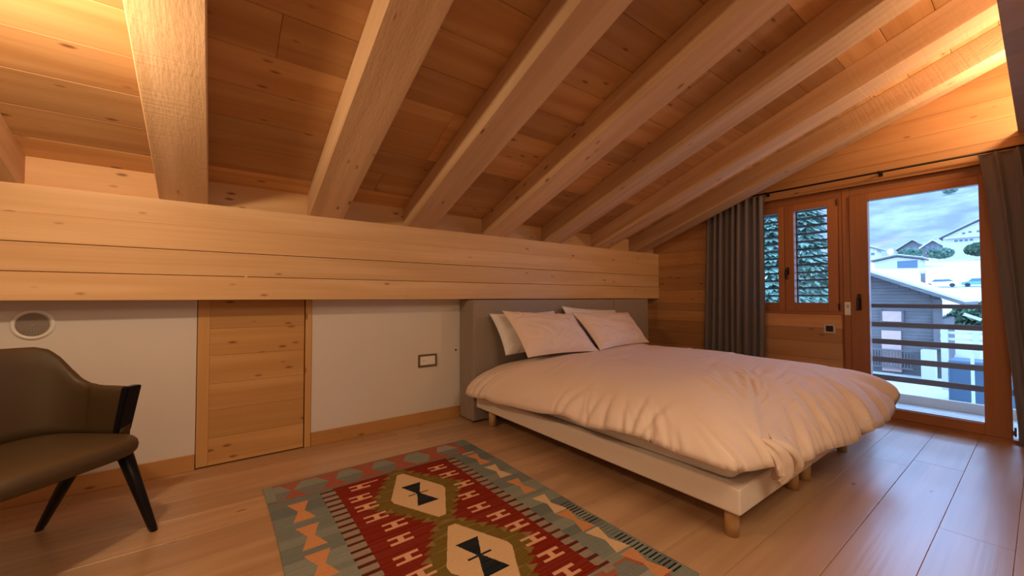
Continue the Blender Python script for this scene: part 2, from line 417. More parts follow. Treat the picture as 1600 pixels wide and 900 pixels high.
for r in range(nrow):
    yc = 3.40 - (r + 0.5) * BWD * math.cos(TH)
    x = XL - random.uniform(0.0, 2.5)
    while x < W + 0.1:
        ln = random.choice((3.0, 3.8, 4.4)); x0, x1 = max(x, XL), min(x + ln, W + 0.1); x += ln
        if x1 - x0 < 0.05: continue
        bm = bmesh.new(); add_box(bm, (0, 0, 0.011), (x1 - x0 - 0.001, BWD - 0.0014, 0.022), 0.0028)
        p = slope_pt(yc, RD + random.uniform(-0.0006, 0.0006)); p.x = (x0 + x1) / 2
        bm_obj('board', bm, M['ceil'], ceil, False, p - ceil.location, (-TH, 0, 0))
xs = sorted([-1.80] + RX); prevx = XL
for x in xs + [W + 0.02]:
    if x - prevx > 0.03: box('blocking_board', prevx, x, 3.18, 3.20, 1.60, 1.90, M['pineX'], ceil)
    prevx = x + RW
# roof deck above, so that no sky light leaks through the joints
bm = bmesh.new(); add_box(bm, (0, 0, 0.06), (7.6, s_len + 0.2, 0.05)); p = slope_pt(1.45, RD); p.x = 1.15
bm_obj('roof_deck', bm, M['oldwood'], ceil, False, p - ceil.location, (-TH, 0, 0))

# ------------------------------------------------------------------ flat boarded soffit, cove above it
sof = struct(empty('ceiling_flat', (1.1, -1.2, 2.32)), 'flat board soffit of grey-brown planks at the upper right corner')
x = XL; seams = [2.58, 2.922, 3.207, 3.62, 3.88, 4.131, 4.45, W + 0.0]
while x < 2.3: 
    x1 = x + random.uniform(0.24, 0.34)
    if x1 > 2.2: x1 = seams[0]
    box('board', x + 0.001, x1 - 0.001, YK, 0.095, 2.32, 2.345, M['soffit'], sof, bev=0.002); x = x1
    if x1 == seams[0]: break
for a, b_ in zip(seams[:-1], seams[1:]):
    box('board', a + 0.001, b_ - 0.001, YK, 0.095, 2.32, 2.345, M['soffit'], sof, bev=0.002)
box('cove_upstand', XL, W, -0.50, -0.47, 2.345, 3.25, M['pineX'], sof)
# unseen left and back walls
struct(box('wall_left', XL - 0.1, XL, YK, D, 0, 3.1, M['plaster']))
struct(box('wall_back', XL - 0.1, W + 0.1, YK - 0.1, YK, 0, 2.4, M['plaster']))

# ------------------------------------------------------------------ window wall of horizontal boards
wr = struct(empty('wall_right', (W, 1.0, 0)))
def yroof(z): return 3.1 - (z - (ZT + 0.205)) / SL
brk = [-0.03, 0.17, 0.33, 0.50, 0.66, 0.80, 0.930, 1.026, 1.19, 1.356, 1.514, 1.68, 1.84, 2.0, 2.140, 2.30, 2.46, 2.62, 2.79, 2.95, 3.11, 3.27]
for z0, z1 in zip(brk[:-1], brk[1:]):
    segs = []
    ylim0, ylim1 = min(D + 0.02, yroof(z0)), min(D + 0.02, yroof(z1))
    if z1 <= 0.931: segs = [(1.160, None), (YK, 0.095)]
    elif z1 <= 2.141: segs = [(2.125, None), (YK, 0.095)]
    else: segs = [(YK if z1 < 2.33 else -0.5, None)]
    for (a, b_) in segs:
        yb0 = ylim0 if b_ is None else b_; yb1 = ylim1 if b_ is None else b_
        dx = random.uniform(-0.0012, 0.0012); g = 0.0009
        prism('board', [(a, z0 + g), (yb0, z0 + g), (yb1, z1 - g), (a, z1 - g)], 'X', W + dx, W + 0.13, M['wallboard'], wr)
prism('sheathing', [(YK, 2.15), (2.4, 2.15), (2.0, 2.3), (-0.6, 3.3), (YK, 3.3)], 'X', W + 0.132, W + 0.15, M['oldwood'], wr)

# ---- window_1: two casements
win = struct(empty('window_1', (FR, 1.64, 0.93)), 'two-sash reddish wooden window with louvred shutters outside')
LZ = lambda *a, **k: box(*a, **k)
box('frame', FR, FR + 0.09, 1.156, 1.186, 0.943, 2.14, M['larchZ'], win, bev=0.003)
box('frame', FR, FR + 0.09, 2.095, 2.125, 0.930, 2.14, M['larchZ'], win, bev=0.003)
box('frame', FR, FR + 0.09, 1.186, 2.095, 2.062, 2.14, M['larchY'], win, bev=0.003)
box('frame', FR - 0.01, FR + 0.09, 1.156, 2.095, 0.930, 0.958, M['larchY'], win, bev=0.003)
for (a, b_, g0, g1) in ((1.188, 1.636, 1.270, 1.552), (1.640, 2.093, 1.696, 2.010)):
    sash = empty('sash', (FR, (a + b_) / 2 - 1.64 + 1.64, 0.96)); sash.parent = win; sash.location = Vector((0, (a + b_) / 2 - 1.64, 0.03))
    off = Vector((FR, (a + b_) / 2, 0.96))
    def sb(name, x0, x1, y0, y1, z0, z1, mat, bev=0.004):
        bm = bmesh.new(); add_box(bm, (0, 0, 0), (x1 - x0, y1 - y0, z1 - z0), bev, 2)
        return bm_obj(name, bm, mat, sash, False, Vector(((x0 + x1) / 2, (y0 + y1) / 2, (z0 + z1) / 2)) - off)
    sb('stile', FR - 0.018, FR + 0.05, a, g0, 0.960, 2.060, M['larchZ'])
    sb('stile', FR - 0.018, FR + 0.05, g1, b_, 0.960, 2.060, M['larchZ'])
    sb('rail', FR - 0.0175, FR + 0.05, g0, g1, 0.960, 1.046, M['larchY'])
    sb('rail', FR - 0.0175, FR + 0.05, g0, g1, 1.996, 2.060, M['larchY'])
    sb('pane', FR + 0.015, FR + 0.021, g0 - 0.005, g1 + 0.005, 1.040, 2.0, M['glass'], 0)
    if a < 1.3:
        bm = bmesh.new()
        add_box(bm, (0, 0, 0), (0.008, 0.026, 0.075), 0.003)
        add_cyl(bm, (0, 0, 0.01), (-0.04, 0, 0.01), 0.008, None, 12)
        add_box(bm, (-0.042, 0.0, -0.035), (0.013, 0.02, 0.11), 0.004)
        bm_obj('handle', bm, M['darkmetal'], sash, False, Vector((FR - 0.022, 1.608, 1.375)) - off)
        for zc in (1.01, 2.02):
            bm = bmesh.new(); add_cyl(bm, (0, 0, -0.03), (0, 0, 0.03), 0.007, None, 10)
            bm_obj('hinge', bm, M['darkmetal'], sash, False, Vector((FR - 0.024, 1.186, zc)) - off)

# louvred shutters outside
for (g0, g1, lb) in ((1.20, 1.60, 'louvred shutter seen through the right window sash'), (1.65, 2.08, 'louvred shutter seen through the left window sash beside the curtain')):
    sh = tag(empty('window_shutter', (4.99, (g0 + g1) / 2, 0.95)), lb, 'shutter', 'louvred shutters outside the window')
    for yy in (g0, g1 - 0.03): box('stile', 4.975, 5.005, yy, yy + 0.03, 0.96, 2.10, M['tarp'] if 0 else M['oldwood'], sh)
    for zz in (0.96, 2.07): box('rail', 4.975, 5.005, g0 + 0.03, g1 - 0.03, zz, zz + 0.03, M['oldwood'], sh)
    for q in range(13):
        zz = 1.035 + q * 0.0815
        bm = bmesh.new(); add_box(bm, (0, 0, 0), (0.046, g1 - g0 - 0.06, 0.009), 0.002)
        bm_obj('slat', bm, M['oldwood'], sh, False, Vector((4.99, (g0 + g1) / 2, zz)) - sh.location, (0, math.radians(14), 0))

# ---- door_1: glazed balcony door
dr = struct(empty('door_1', (FR, 0.63, 0)), 'tall glazed balcony door in a reddish wooden frame')
box('frame', FR - 0.004, FR + 0.09, 1.100, 1.155, 0.0, 2.14, M['larchZ'], dr, bev=0.003)
box('frame', FR - 0.004, FR + 0.09, 0.097, 0.138, 0.0, 2.14, M['larchZ'], dr, bev=0.003)
box('frame', FR - 0.004, FR + 0.09, 0.138, 1.100, 2.062, 2.14, M['larchY'], dr, bev=0.003)
box('threshold', FR - 0.012, FR + 0.09, 0.097, 1.155, -0.012, 0.026, M['larchY'], dr, bev=0.003)
leaf = empty('leaf', (0, 0, 0)); leaf.parent = dr
off = dr.location
def lf(name, x0, x1, y0, y1, z0, z1, mat, bev=0.004):
    bm = bmesh.new(); add_box(bm, (0, 0, 0), (x1 - x0, y1 - y0, z1 - z0), bev, 2)
    return bm_obj(name, bm, mat, leaf, False, Vector(((x0 + x1) / 2, (y0 + y1) / 2, (z0 + z1) / 2)) - off)
lf('stile', FR - 0.02, FR + 0.05, 0.965, 1.098, 0.03, 2.060, M['larchZ'])
lf('stile', FR - 0.02, FR + 0.05, 0.162, 0.298, 0.03, 2.060, M['larchZ'])
lf('rail', FR - 0.0195, FR + 0.05, 0.298, 0.965, 0.03, 0.115, M['larchY'])
lf('rail', FR - 0.0195, FR + 0.05, 0.298, 0.965, 1.992, 2.060, M['larchY'])
lf('pane', FR + 0.015, FR + 0.023, 0.290, 0.972, 0.11, 2.0, M['glass'], 0)
lf('weather_bar', FR + 0.0, FR + 0.012, 0.298, 0.965, 0.115, 0.123, M['chrome'], 0.001)
bm = bmesh.new()
add_box(bm, (0, 0, 0), (0.008, 0.028, 0.15), 0.003)
add_cyl(bm, (0, 0, 0.03), (-0.045, 0, 0.03), 0.009, None, 12)
add_box(bm, (-0.047, 0, -0.018), (0.014, 0.020, 0.12), 0.005)
bm_obj('handle', bm, M['darkmetal'], leaf, False, Vector((FR - 0.024, 1.035, 1.055)) - off)
for zc in (0.09, 1.98):
    bm = bmesh.new(); add_cyl(bm, (0, 0, -0.035), (0, 0, 0.035), 0.006, None, 10); add_box(bm, (0.003, 0.012, -0.01), (0.004, 0.02, 0.035), 0.001)
    bm_obj('hinge', bm, M['plasticbrown'], leaf, False, Vector((FR - 0.026, 0.150, zc)) - off)

# controls near the door
sw = tag(empty('remote_control', (FR - 0.005, 1.124, 0.995)), 'slim white wall remote on the post between window and balcony door', 'remote')
box('holder', FR - 0.012, FR - 0.004, 1.100, 1.148, 0.93, 1.055, M['plastic'], sw, bev=0.004, seg=2)
box('button', FR - 0.0145, FR - 0.011, 1.114, 1.134, 1.00, 1.03, M['grille'], sw, bev=0.001)
so2 = tag(empty('wall_socket', (W, 1.255, 0.80)), 'small socket with a dark centre below the window, left of the balcony door', 'socket')
box('frame', W - 0.010, W - 0.0013, 1.205, 1.300, 0.750, 0.842, M['grille'], so2, bev=0.003)
box('insert', W - 0.013, W - 0.009, 1.224, 1.281, 0.768, 0.824, M['hole'], so2, bev=0.002)

# ------------------------------------------------------------------ curtain rod and curtains
rod = tag(empty('curtain_rod', (4.70, 1.0, 2.205)), 'thin dark metal curtain rod across the window wall', 'curtain rod')
cyl('rod', (4.70, -0.75, 2.205), (4.70, 2.43, 2.205), 0.009, M['darkmetal'], rod)
for yy in (0.86, 1.765, -0.6):
    bm = bmesh.new(); add_cyl(bm, (0, 0, 0), (W - 4.70, 0, 0), 0.006, None, 10); add_box(bm, (W - 4.70 - 0.004, 0, -0.0), (0.006, 0.03, 0.045), 0.002); add_cyl(bm, (0, -0.012, 0), (0, 0.012, 0), 0.0125, None, 14)
    bm_obj('bracket', bm, M['darkmetal'], rod, False, Vector((4.70, yy, 2.205)) - rod.location)
def curtain(name, lab, yfun, n, amp, z0, z1, ztop, seed):
    """yfun(t, z) gives y for t in 0..1 along the cloth"""
    r = np.random.default_rng(seed)
    U, V = n * 14, 60
    ph = np.cumsum(r.uniform(0.7, 1.35, n + 3)); ph = ph / ph[n]
    amps = r.uniform(0.6, 1.25, n + 3)
    vs = []; fs = []
    for j in range(V + 1):
        w = j / V; z = z1 + (z0 - z1) * w
        for i in range(U + 1):
            t = i / U
            tw = t + 0.012 * math.sin(3 * w + 9 * t) * w
            kk = np.interp(tw, np.concatenate(([0], ph[:n + 1])), np.arange(n + 2)) 
            a = amps[int(min(kk, n))] * amp * (0.75 + 0.35 * w)
            x = a * math.sin(2 * math.pi * kk) + 0.25 * a * math.sin(4 * math.pi * kk + 1.3 + 2 * w)
            yy = yfun(t, z) + 0.35 * a * math.cos(2 * math.pi * kk)
            vs.append((x, yy, z))
    for j in range(V):
        for i in range(U):
            q = j * (U + 1) + i; fs.append((q, q + 1, q + U + 2, q + U + 1))
    o = mesh_obj(name, vs, fs, M['curtain'], None, True, (4.70, 0, 0))
    md = o.modifiers.new('t', 'SOLIDIFY'); md.thickness = 0.0015
    return o
c1 = curtain('curtain', '', lambda t, z: 1.775 + 0.015 * (2.2 - z) / 2.2 + t * (0.62 + 0.02 * (2.2 - z)), 8, 0.030, 0.015, 2.19, 2.2, 3)
tag(c1, 'grey-brown pleated curtain left of the window, by the bed', 'curtain', 'curtains at the window wall')
c2 = curtain('curtain', '', lambda t, z: (0.285 - 0.17 * max(0, (2.2 - z) / 2.2) ** 0.75) - t * (0.85 - 0.35 * (2.2 - z) / 2.2), 9, 0.034, 0.015, 2.194, 2.2, 5)
tag(c2, 'grey-brown pleated curtain drawn back at the right of the balcony door', 'curtain', 'curtains at the window wall')

# ------------------------------------------------------------------ bed
hb = tag(empty('headboard', (3.1, 3.13, 0)), 'wide grey-brown upholstered headboard standing against the knee wall under the beam', 'headboard')
box('panel', 1.838, 3.745, 3.022, 3.09, 0.012, 1.078, M['headboard'], hb, bev=0.008, seg=2)
box('panel', 3.750, 4.420, 3.022, 3.09, 0.012, 1.078, M['headboard'], hb, bev=0.008, seg=2)
box('side_panel', 1.838, 1.95, 3.0905, 3.262, 0.012, 1.078, M['headboard'], hb, bev=0.006, seg=2)
box('side_panel', 4.31, 4.420, 3.0905, 3.262, 0.012, 1.078, M['headboard'], hb, bev=0.006, seg=2)
for xx in (1.87, 3.08, 4.38): box('foot', xx - 0.02, xx + 0.02, 3.035, 3.075, 0.0, 0.013, M['black'], hb)
BY0, BY1 = 0.815, 3.005
for (a, b_, lb) in ((1.855, 2.765, 'low cream slatted bed base, the left one of the pair, on beech legs'), (2.785, 3.700, 'low cream bed base on the right of the pair, towards the balcony door')):
    bb = tag(empty('bed_base', ((a + b_) / 2, (BY0 + BY1) / 2, 0)), lb, 'bed base', 'twin bed bases under the duvet')
    box('body', a, b_, BY0, BY1, 0.138, 0.257, M['ticking'], bb, bev=0.014, seg=3, smooth=False)
    bm = bmesh.new()
    for i in range(1): 
        add_box(bm, (0, 0, 0), (b_ - a - 0.01, BY1 - BY0 - 0.01, 0.004), 0.0015)
    bm_obj('piping', bm, M['ticking'], bb, False, (0, 0, 0.2585))
    for (lx, ly) in ((a + 0.085, BY0 + 0.075), (b_ - 0.085, BY0 + 0.075), (a + 0.065, BY1 - 0.16), (b_ - 0.065, BY1 - 0.16)):
        cyl('leg', (lx, ly, 0.0), (lx, ly, 0.139), 0.030, M['beech'], bb, 0.032, 24)
# mattress: rounded, wrapped in a fitted sheet
def rounded_slab(name, x0, x1, y0, y1, z0, z1, r, mat, parent=None, wr=0.0, seed=1, nz=10):
    hx, hy, hz = (x1 - x0) / 2, (y1 - y0) / 2, (z1 - z0) / 2
    bm = bmesh.new(); add_box(bm, (0, 0, 0), (2 * hx, 2 * hy, 2 * hz), r, 5)
    o = bm_obj(name, bm, mat, parent, True, ((x0 + x1) / 2, (y0 + y1) / 2, (z0 + z1) / 2) if parent is None else Vector(((x0 + x1) / 2, (y0 + y1) / 2, (z0 + z1) / 2)) - parent.location)
    return o
mat_o = rounded_slab('mattress', 1.885, 3.685, 0.855, 3.00, 0.262, 0.44, 0.06, M['white'])
tag(mat_o, 'thick mattress in a white fitted sheet lying on the bed bases', 'mattress')

# duvet
E_ = [  # edge of the duvet (x, y, z): left side from head to foot, foot, right side, head
    (1.735, 2.985, 0.285), (1.735, 2.55, 0.305), (1.74, 2.10, 0.335), (1.74, 1.65, 0.362), (1.735, 1.25, 0.392), (1.735, 0.98, 0.372), (1.775, 0.79, 0.350),
    (2.02, 0.735, 0.335), (2.40, 0.715, 0.288), (2.85, 0.690, 0.272), (3.30, 0.665, 0.262), (3.62, 0.650, 0.275), (3.83, 0.635, 0.34),
    (3.95, 0.665, 0.44), (4.02, 0.95, 0.42), (4.02, 1.5, 0.40), (4.02, 2.1, 0.40), (4.0, 2.6, 0.42), (3.93, 2.90, 0.46),
    (3.70, 2.985, 0.50), (3.2, 2.99, 0.52), (2.6, 2.99, 0.52), (2.0, 2.99, 0.44)]
EP = catmull(E_, 16, closed=True); EP = np.array([tuple(p) for p in EP]); NE = len(EP)
CX, CY = 2.87, 1.83
ang = np.unwrap(np.arctan2(EP[:, 1] - CY, EP[:, 0] - CX)); 
arc = np.concatenate(([0], np.cumsum(np.linalg.norm(np.diff(EP[:, :2], axis=0), axis=1))))
def edge_at(th):
    a0 = ang[0]; per = 2 * math.pi
    a = (th - a0) % per
    return np.array([np.interp(a, (ang - a0) if ang[-1] > ang[0] else None, EP[:, k]) for k in range(3)])
def gnoise(seed):
    r = np.random.default_rng(seed); tb = r.uniform(-1, 1, (64, 64))
    def f(x, y):
        xi, yi = np.floor(x).astype(int), np.floor(y).astype(int); fx, fy = x - xi, y - yi
        fx = fx * fx * (3 - 2 * fx); fy = fy * fy * (3 - 2 * fy)
        g = lambda a, b: tb[a % 64, b % 64]
        return (g(xi, yi) * (1 - fx) + g(xi + 1, yi) * fx) * (1 - fy) + (g(xi, yi + 1) * (1 - fx) + g(xi + 1, yi + 1) * fx) * fy
    return f
n_a, n_b, n_c, n_d = gnoise(1), gnoise(2), gnoise(3), gnoise(4)
_r = np.random.default_rng(21)
RIMC = []
for i in range(46):   # creases across the rim: arc position, slant, depth, width, length
    RIMC.append((_r.uniform(0, 8.6), _r.uniform(-0.7, 0.7), _r.uniform(0.006, 0.018), _r.uniform(0.010, 0.028), _r.uniform(0.08, 0.24)))
for i in range(26):   # gathers near the front left corner
    RIMC.append((_r.uniform(1.3, 2.5), _r.uniform(-1.1, 0.2), _r.uniform(0.004, 0.014), _r.uniform(0.009, 0.020), _r.uniform(0.07, 0.20)))
for i in range(16):   # along the foot
    RIMC.append((_r.uniform(2.6, 4.4), _r.uniform(0.3, 1.4), _r.uniform(0.010, 0.026), _r.uniform(0.014, 0.032), _r.uniform(0.14, 0.34)))
TOPC = []
for i in range(34):   # long creases drawn from the front left corner across the foot half
    a_ = math.radians(_r.uniform(-8, 62)); d__ = _r.uniform(0.15, 1.3); t_ = a_ + _r.uniform(-0.25, 0.25)
    TOPC.append((2.05 + math.cos(a_) * d__ * 1.1, 0.85 + math.sin(a_) * d__ * 0.7, math.cos(t_), math.sin(t_), _r.uniform(0.10, 0.30), _r.uniform(0.008, 0.022), _r.uniform(0.004, 0.013), _r.uniform(-0.8, 0.8)))
for i in range(30):
    t_ = _r.uniform(-0.5, 0.9); TOPC.append((_r.uniform(1.9, 3.8), _r.uniform(0.8, 2.7), math.cos(t_), math.sin(t_), _r.uniform(0.12, 0.40), _r.uniform(0.012, 0.035), _r.uniform(0.003, 0.008), _r.uniform(-0.6, 0.6)))
def duvet():
    NT, NR = 640, 110
    th = ang[0] + np.linspace(0, 2 * math.pi, NT, endpoint=False)
    sgn = 1 if ang[-1] > ang[0] else -1
    A = ang * sgn; order = np.argsort(A)
    thq = th
    per = 2 * math.pi
    def interp(col):
        a = (thq * sgn - A[0]) % per
        xs = np.concatenate((A - A[0], [per])); ys = np.concatenate((EP[:, col], [EP[0, col]]))
        return np.interp(a, xs, ys)
    ex, ey, ez = interp(0), interp(1), interp(2)
    arcq = np.concatenate(([0], np.cumsum(np.hypot(np.diff(ex), np.diff(ey)))))
    rr = np.concatenate((np.linspace(0, 0.5, 24)[1:], np.linspace(0.5, 1.0, 66)[1:], np.linspace(1.0, 1.14, 16)[1:]))
    V = [(CX, CY, 0)]
    P = np.zeros((len(rr), NT, 3))
    dist = np.hypot(ex - CX, ey - CY)
    for i, r in enumerate(rr):
        if r <= 1: g = r; kk = (1 - r ** 5.0) ** 0.62
        else: g = 1 - (r - 1) * 0.25 - (r - 1) ** 2 * 6 * 0.4; kk = 0
        x = CX + (ex - CX) * g; y = CY + (ey - CY) * g
        # distance to the rim in metres, for folds that run across the rim
        dr_ = (1 - min(r, 1)) * dist
        top = 0.602 + 0.03 * np.clip((x - 2.6) / 1.2, -1, 1) + 0.018 * n_a(x * 1.6 + 5, y * 1.6) + 0.010 * n_b(x * 4, y * 4)
        top = top - 0.04 * np.clip((y - 2.5) / 0.5, 0, 1) * np.clip((3.6 - x) / 0.5, 0, 1)
        z = ez + (top - ez) * kk
        # folds radiating from the rim
        foot = np.clip((1.25 - y) / 0.5, 0, 1)
        f = np.zeros(NT); tot = arcq[-1]
        for (ak, sk, dk, wk, lk) in RIMC:
            da = (arcq - ak - sk * dr_ + tot / 2) % tot - tot / 2
            wl = wk * (1 + dr_ * 2.5)
            f += dk * (-1.0 * np.exp(-(da / wl) ** 2) + 0.55 * np.exp(-((da - 1.9 * wl) / (1.5 * wl)) ** 2)) * np.exp(-(dr_ / lk) ** 2)
        if r > 1: f = f * max(0, 1 - (r - 1) * 4)
        pull = np.zeros(NT)
        for (px_, py_, ca_, sa_, Lk, wk, dk, bk) in TOPC:
            al = (x - px_) * ca_ + (y - py_) * sa_; pe = -(x - px_) * sa_ + (y - py_) * ca_ - bk * al * al
            pull += dk * (-np.exp(-(pe / wk) ** 2) + 0.6 * np.exp(-((pe - 2 * wk) / (1.8 * wk)) ** 2)) * np.exp(-(al / Lk) ** 4)
        pull *= kk ** 0.5 if kk > 0 else 0
        nx, ny = (ex - CX) / dist, (ey - CY) / dist
        x = x + nx * f * 0.9; y = y + ny * f * 0.9
        z = z + f * 0.55 + pull
        if r > 1: z = z - (r - 1) * 0.12 - 0.0
        # outline of the left and foot rim waves up and down
        z = z + 0.016 * np.sin(arcq * 7 + 2 * n_c(arcq * 2, arcq * 0)) * (1 - kk) * (ey < 2.7)
        P[i, :, 0], P[i, :, 1], P[i, :, 2] = x, y, z
    z0 = P[0, :, 2].mean()
    verts = [(CX, CY, z0)] + [tuple(v) for row in P for v in row]
    faces = [(0, 1 + j, 1 + (j + 1) % NT) for j in range(NT)]
    for i in range(len(rr) - 1):
        for j in range(NT):
            a = 1 + i * NT + j; b_ = 1 + i * NT + (j + 1) % NT
            faces.append((a, a + NT, b_ + NT, b_))
    verts = [(v[0] - CX, v[1] - CY, v[2] - 0.3) for v in verts]
    return mesh_obj('duvet', verts, faces, M['linen'], None, True, (CX, CY, 0.3))
dv = tag(duvet(), 'puffy rumpled beige duvet spread over the double bed', 'duvet')
# crumpled corner tails hanging at the front left corner
def crumple(name, pts, rad, seed, parent):
    r = np.random.default_rng(seed); pts = catmull(pts, 7); nb = 22; vs = []; fs = []
    ph = r.uniform(0, 6.28, 4)
    for i, p in enumerate(pts):
        t = i / (len(pts) - 1); rr_ = np.interp(t, [0, 0.25, 0.5, 0.75, 1], rad)
        d_ = (pts[min(i + 1, len(pts) - 1)] - pts[max(i - 1, 0)]).normalized()
        a = d_.cross(Vector((1, 0.35, 0.1))).normalized(); b_ = d_.cross(a)
        for k in range(nb):
            th = 2 * math.pi * k / nb
            q = 1 + 0.30 * math.sin(3 * th + ph[0] + 2 * t) + 0.16 * math.sin(7 * th + ph[1])
            vs.append(p + (a * math.cos(th) * 0.55 + b_ * math.sin(th)) * rr_ * q - parent.location)
    n = len(pts)
    for i in range(n - 1):
        for k in range(nb):
            q = i * nb + k; w = i * nb + (k + 1) % nb; fs.append((q, w, w + nb, q + nb))
    fs.append(tuple(range(nb))); fs.append(tuple(range((n - 1) * nb + nb - 1, (n - 1) * nb - 1, -1)))
    return mesh_obj(name, vs, fs, M['linen'], parent, True)
crumple('corner_tail', [(2.03, 0.80, 0.445), (2.05, 0.752, 0.41), (2.075, 0.735, 0.36), (2.085, 0.735, 0.30), (2.06, 0.745, 0.262)], [0.02, 0.05, 0.06, 0.055, 0.03], 3, dv)
crumple('corner_tail', [(2.12, 0.80, 0.43), (2.17, 0.745, 0.39), (2.21, 0.730, 0.34), (2.225, 0.735, 0.275)], [0.03, 0.055, 0.055, 0.055, 0.03], 5, dv)

# pillows
def pillow(name, lab, mat, corners, thick, seed, cat='pillow', group=None, flange=0.03):
    """corners: bottom-left, bottom-right, top-right, top-left in world space"""
    bl, br, tr_, tl_ = [Vector(c) for c in corners]
    ctr = (bl + br + tr_ + tl_) / 4
    nrm = (br - bl).cross(tl_ - bl).normalized()
    if nrm.y > 0: nrm = -nrm
    rc = np.random.default_rng(seed + 7); CR = [(rc.uniform(-0.9, 0.9), rc.uniform(-0.9, 0.9), rc.uniform(0, 3.14), rc.uniform(0.15, 0.5), rc.uniform(0.03, 0.07), rc.uniform(0.04, 0.13)) for _ in range(16)]
    n = 64; vs = []; fs = []; f1 = gnoise(seed); f2_ = gnoise(seed + 40)
    for side in (1, -1):
        for j in range(n + 1):
            for i in range(n + 1):
                u, v = -1 + 2 * i / n, -1 + 2 * j / n
                pu = u * (1 - 0.055 * (1 - v * v)) ; pv = v * (1 - 0.075 * (1 - u * u))
                p = bl * ((1 - pu) * (1 - pv) / 4) + br * ((1 + pu) * (1 - pv) / 4) + tr_ * ((1 + pu) * (1 + pv) / 4) + tl_ * ((1 - pu) * (1 + pv) / 4)
                fl = flange
                uu, vv = min(1, abs(u) / (1 - fl)), min(1, abs(v) / (1 - fl))
                h = max(0.0, (1 - uu ** 2.6)) ** 0.55 * max(0.0, (1 - vv ** 2.6)) ** 0.55
                edge = max(uu, vv)
                wr_ = 0.16 * float(f1(np.array(u * 3.0 + 9), np.array(v * 3.0))) * h + 0.05 * math.sin(u * 26 + 2 * float(f2_(np.array(u * 4), np.array(v * 2)))) * max(0, edge - 0.55) * 2.0 * (edge < 1) * (1.0 if vv > uu else 0.5)
                for (cx_, cy_, ta, Lc, wc, dc) in CR:
                    al = (u - cx_) * math.cos(ta) + (v - cy_) * math.sin(ta); pe = -(u - cx_) * math.sin(ta) + (v - cy_) * math.cos(ta) - 0.4 * al * al
                    if abs(al) < 2 * Lc and abs(pe) < 0.3: wr_ -= dc * math.exp(-(pe / wc) ** 2 - (al / Lc) ** 4) * min(1, 2 * h)
                vs.append(p + nrm * side * (thick / 2 * (h + wr_ * (h > 0)) + 0.002) - ctr)
    m_ = (n + 1) ** 2
    for s in (0, 1):
        for j in range(n):
            for i in range(n):
                q = s * m_ + j * (n + 1) + i; f = (q, q + 1, q + n + 2, q + n + 1)
                fs.append(f if s == 0 else f[::-1])
    rim = [i for i in range(n + 1)] + [j * (n + 1) + n for j in range(1, n + 1)] + [n * (n + 1) + i for i in range(n - 1, -1, -1)] + [j * (n + 1) for j in range(n - 1, 0, -1)]
    for a, b_ in zip(rim, rim[1:] + rim[:1]): fs.append((a, a + m_, b_ + m_, b_))
    o = mesh_obj(name, vs, fs, mat, None, True, ctr)
    return tag(o, lab, cat, 'pillows on the bed')
pillow('pillow', 'white pillow standing behind the left beige pillow', M['white'], [(2.02, 2.79, 0.60), (2.78, 2.79, 0.60), (2.75, 2.97, 0.965), (1.965, 2.96, 0.955)], 0.15, 1)
pillow('pillow', 'white pillow standing behind the right beige pillow', M['white'], [(2.92, 2.79, 0.60), (3.72, 2.79, 0.60), (3.70, 2.97, 0.955), (2.86, 2.97, 1.010)], 0.15, 2)
pillow('pillow', 'beige pillow leaning at the front on the left side of the bed', M['linen'], [(2.03, 2.50, 0.615), (2.88, 2.50, 0.60), (2.84, 2.80, 0.940), (2.01, 2.83, 0.985)], 0.17, 3)
pillow('pillow', 'beige pillow leaning at the front on the right side, nearer the window', M['linen'], [(2.90, 2.50, 0.605), (3.70, 2.52, 0.625), (3.76, 2.83, 0.930), (2.86, 2.83, 0.955)], 0.17, 4)

# ------------------------------------------------------------------ rug
RUX, RUY, RL, RWD = 0.238, 2.705, 1.86, 1.318
cs = 0.004
nu, nv = int(RWD / cs), int(RL / cs)
uu, vv = np.meshgrid((np.arange(nu) + 0.5) * cs, (np.arange(nv) + 0.5) * cs)
colr = np.zeros((nv, nu, 3))
BD, BL_, BG = (0.125, 0.150, 0.150), (0.245, 0.265, 0.225), (0.18, 0.20, 0.165)
RED, CRM, PCH, PNK, GRN, GRL, NVY, GRY = (0.205, 0.022, 0.010), (0.66, 0.46, 0.27), (0.58, 0.27, 0.12), (0.36, 0.11, 0.07), (0.17, 0.115, 0.025), (0.24, 0.17, 0.055), (0.018, 0.022, 0.030), (0.30, 0.24, 0.19)
def poly(pts, c, cond=None):
    ins = np.zeros(uu.shape, bool); n = len(pts)
    for i in range(n):
        (x1, y1), (x2, y2) = pts[i], pts[(i + 1) % n]
        if y1 == y2: continue
        cr_ = ((y1 > vv) != (y2 > vv)) & (uu < (x2 - x1) * (vv - y1) / (y2 - y1) + x1)
        ins ^= cr_
    colr[ins] = c
def rect(a, b_, c, d_, col_): poly([(a, c), (b_, c), (b_, d_), (a, d_)], col_)
colr[:] = BG
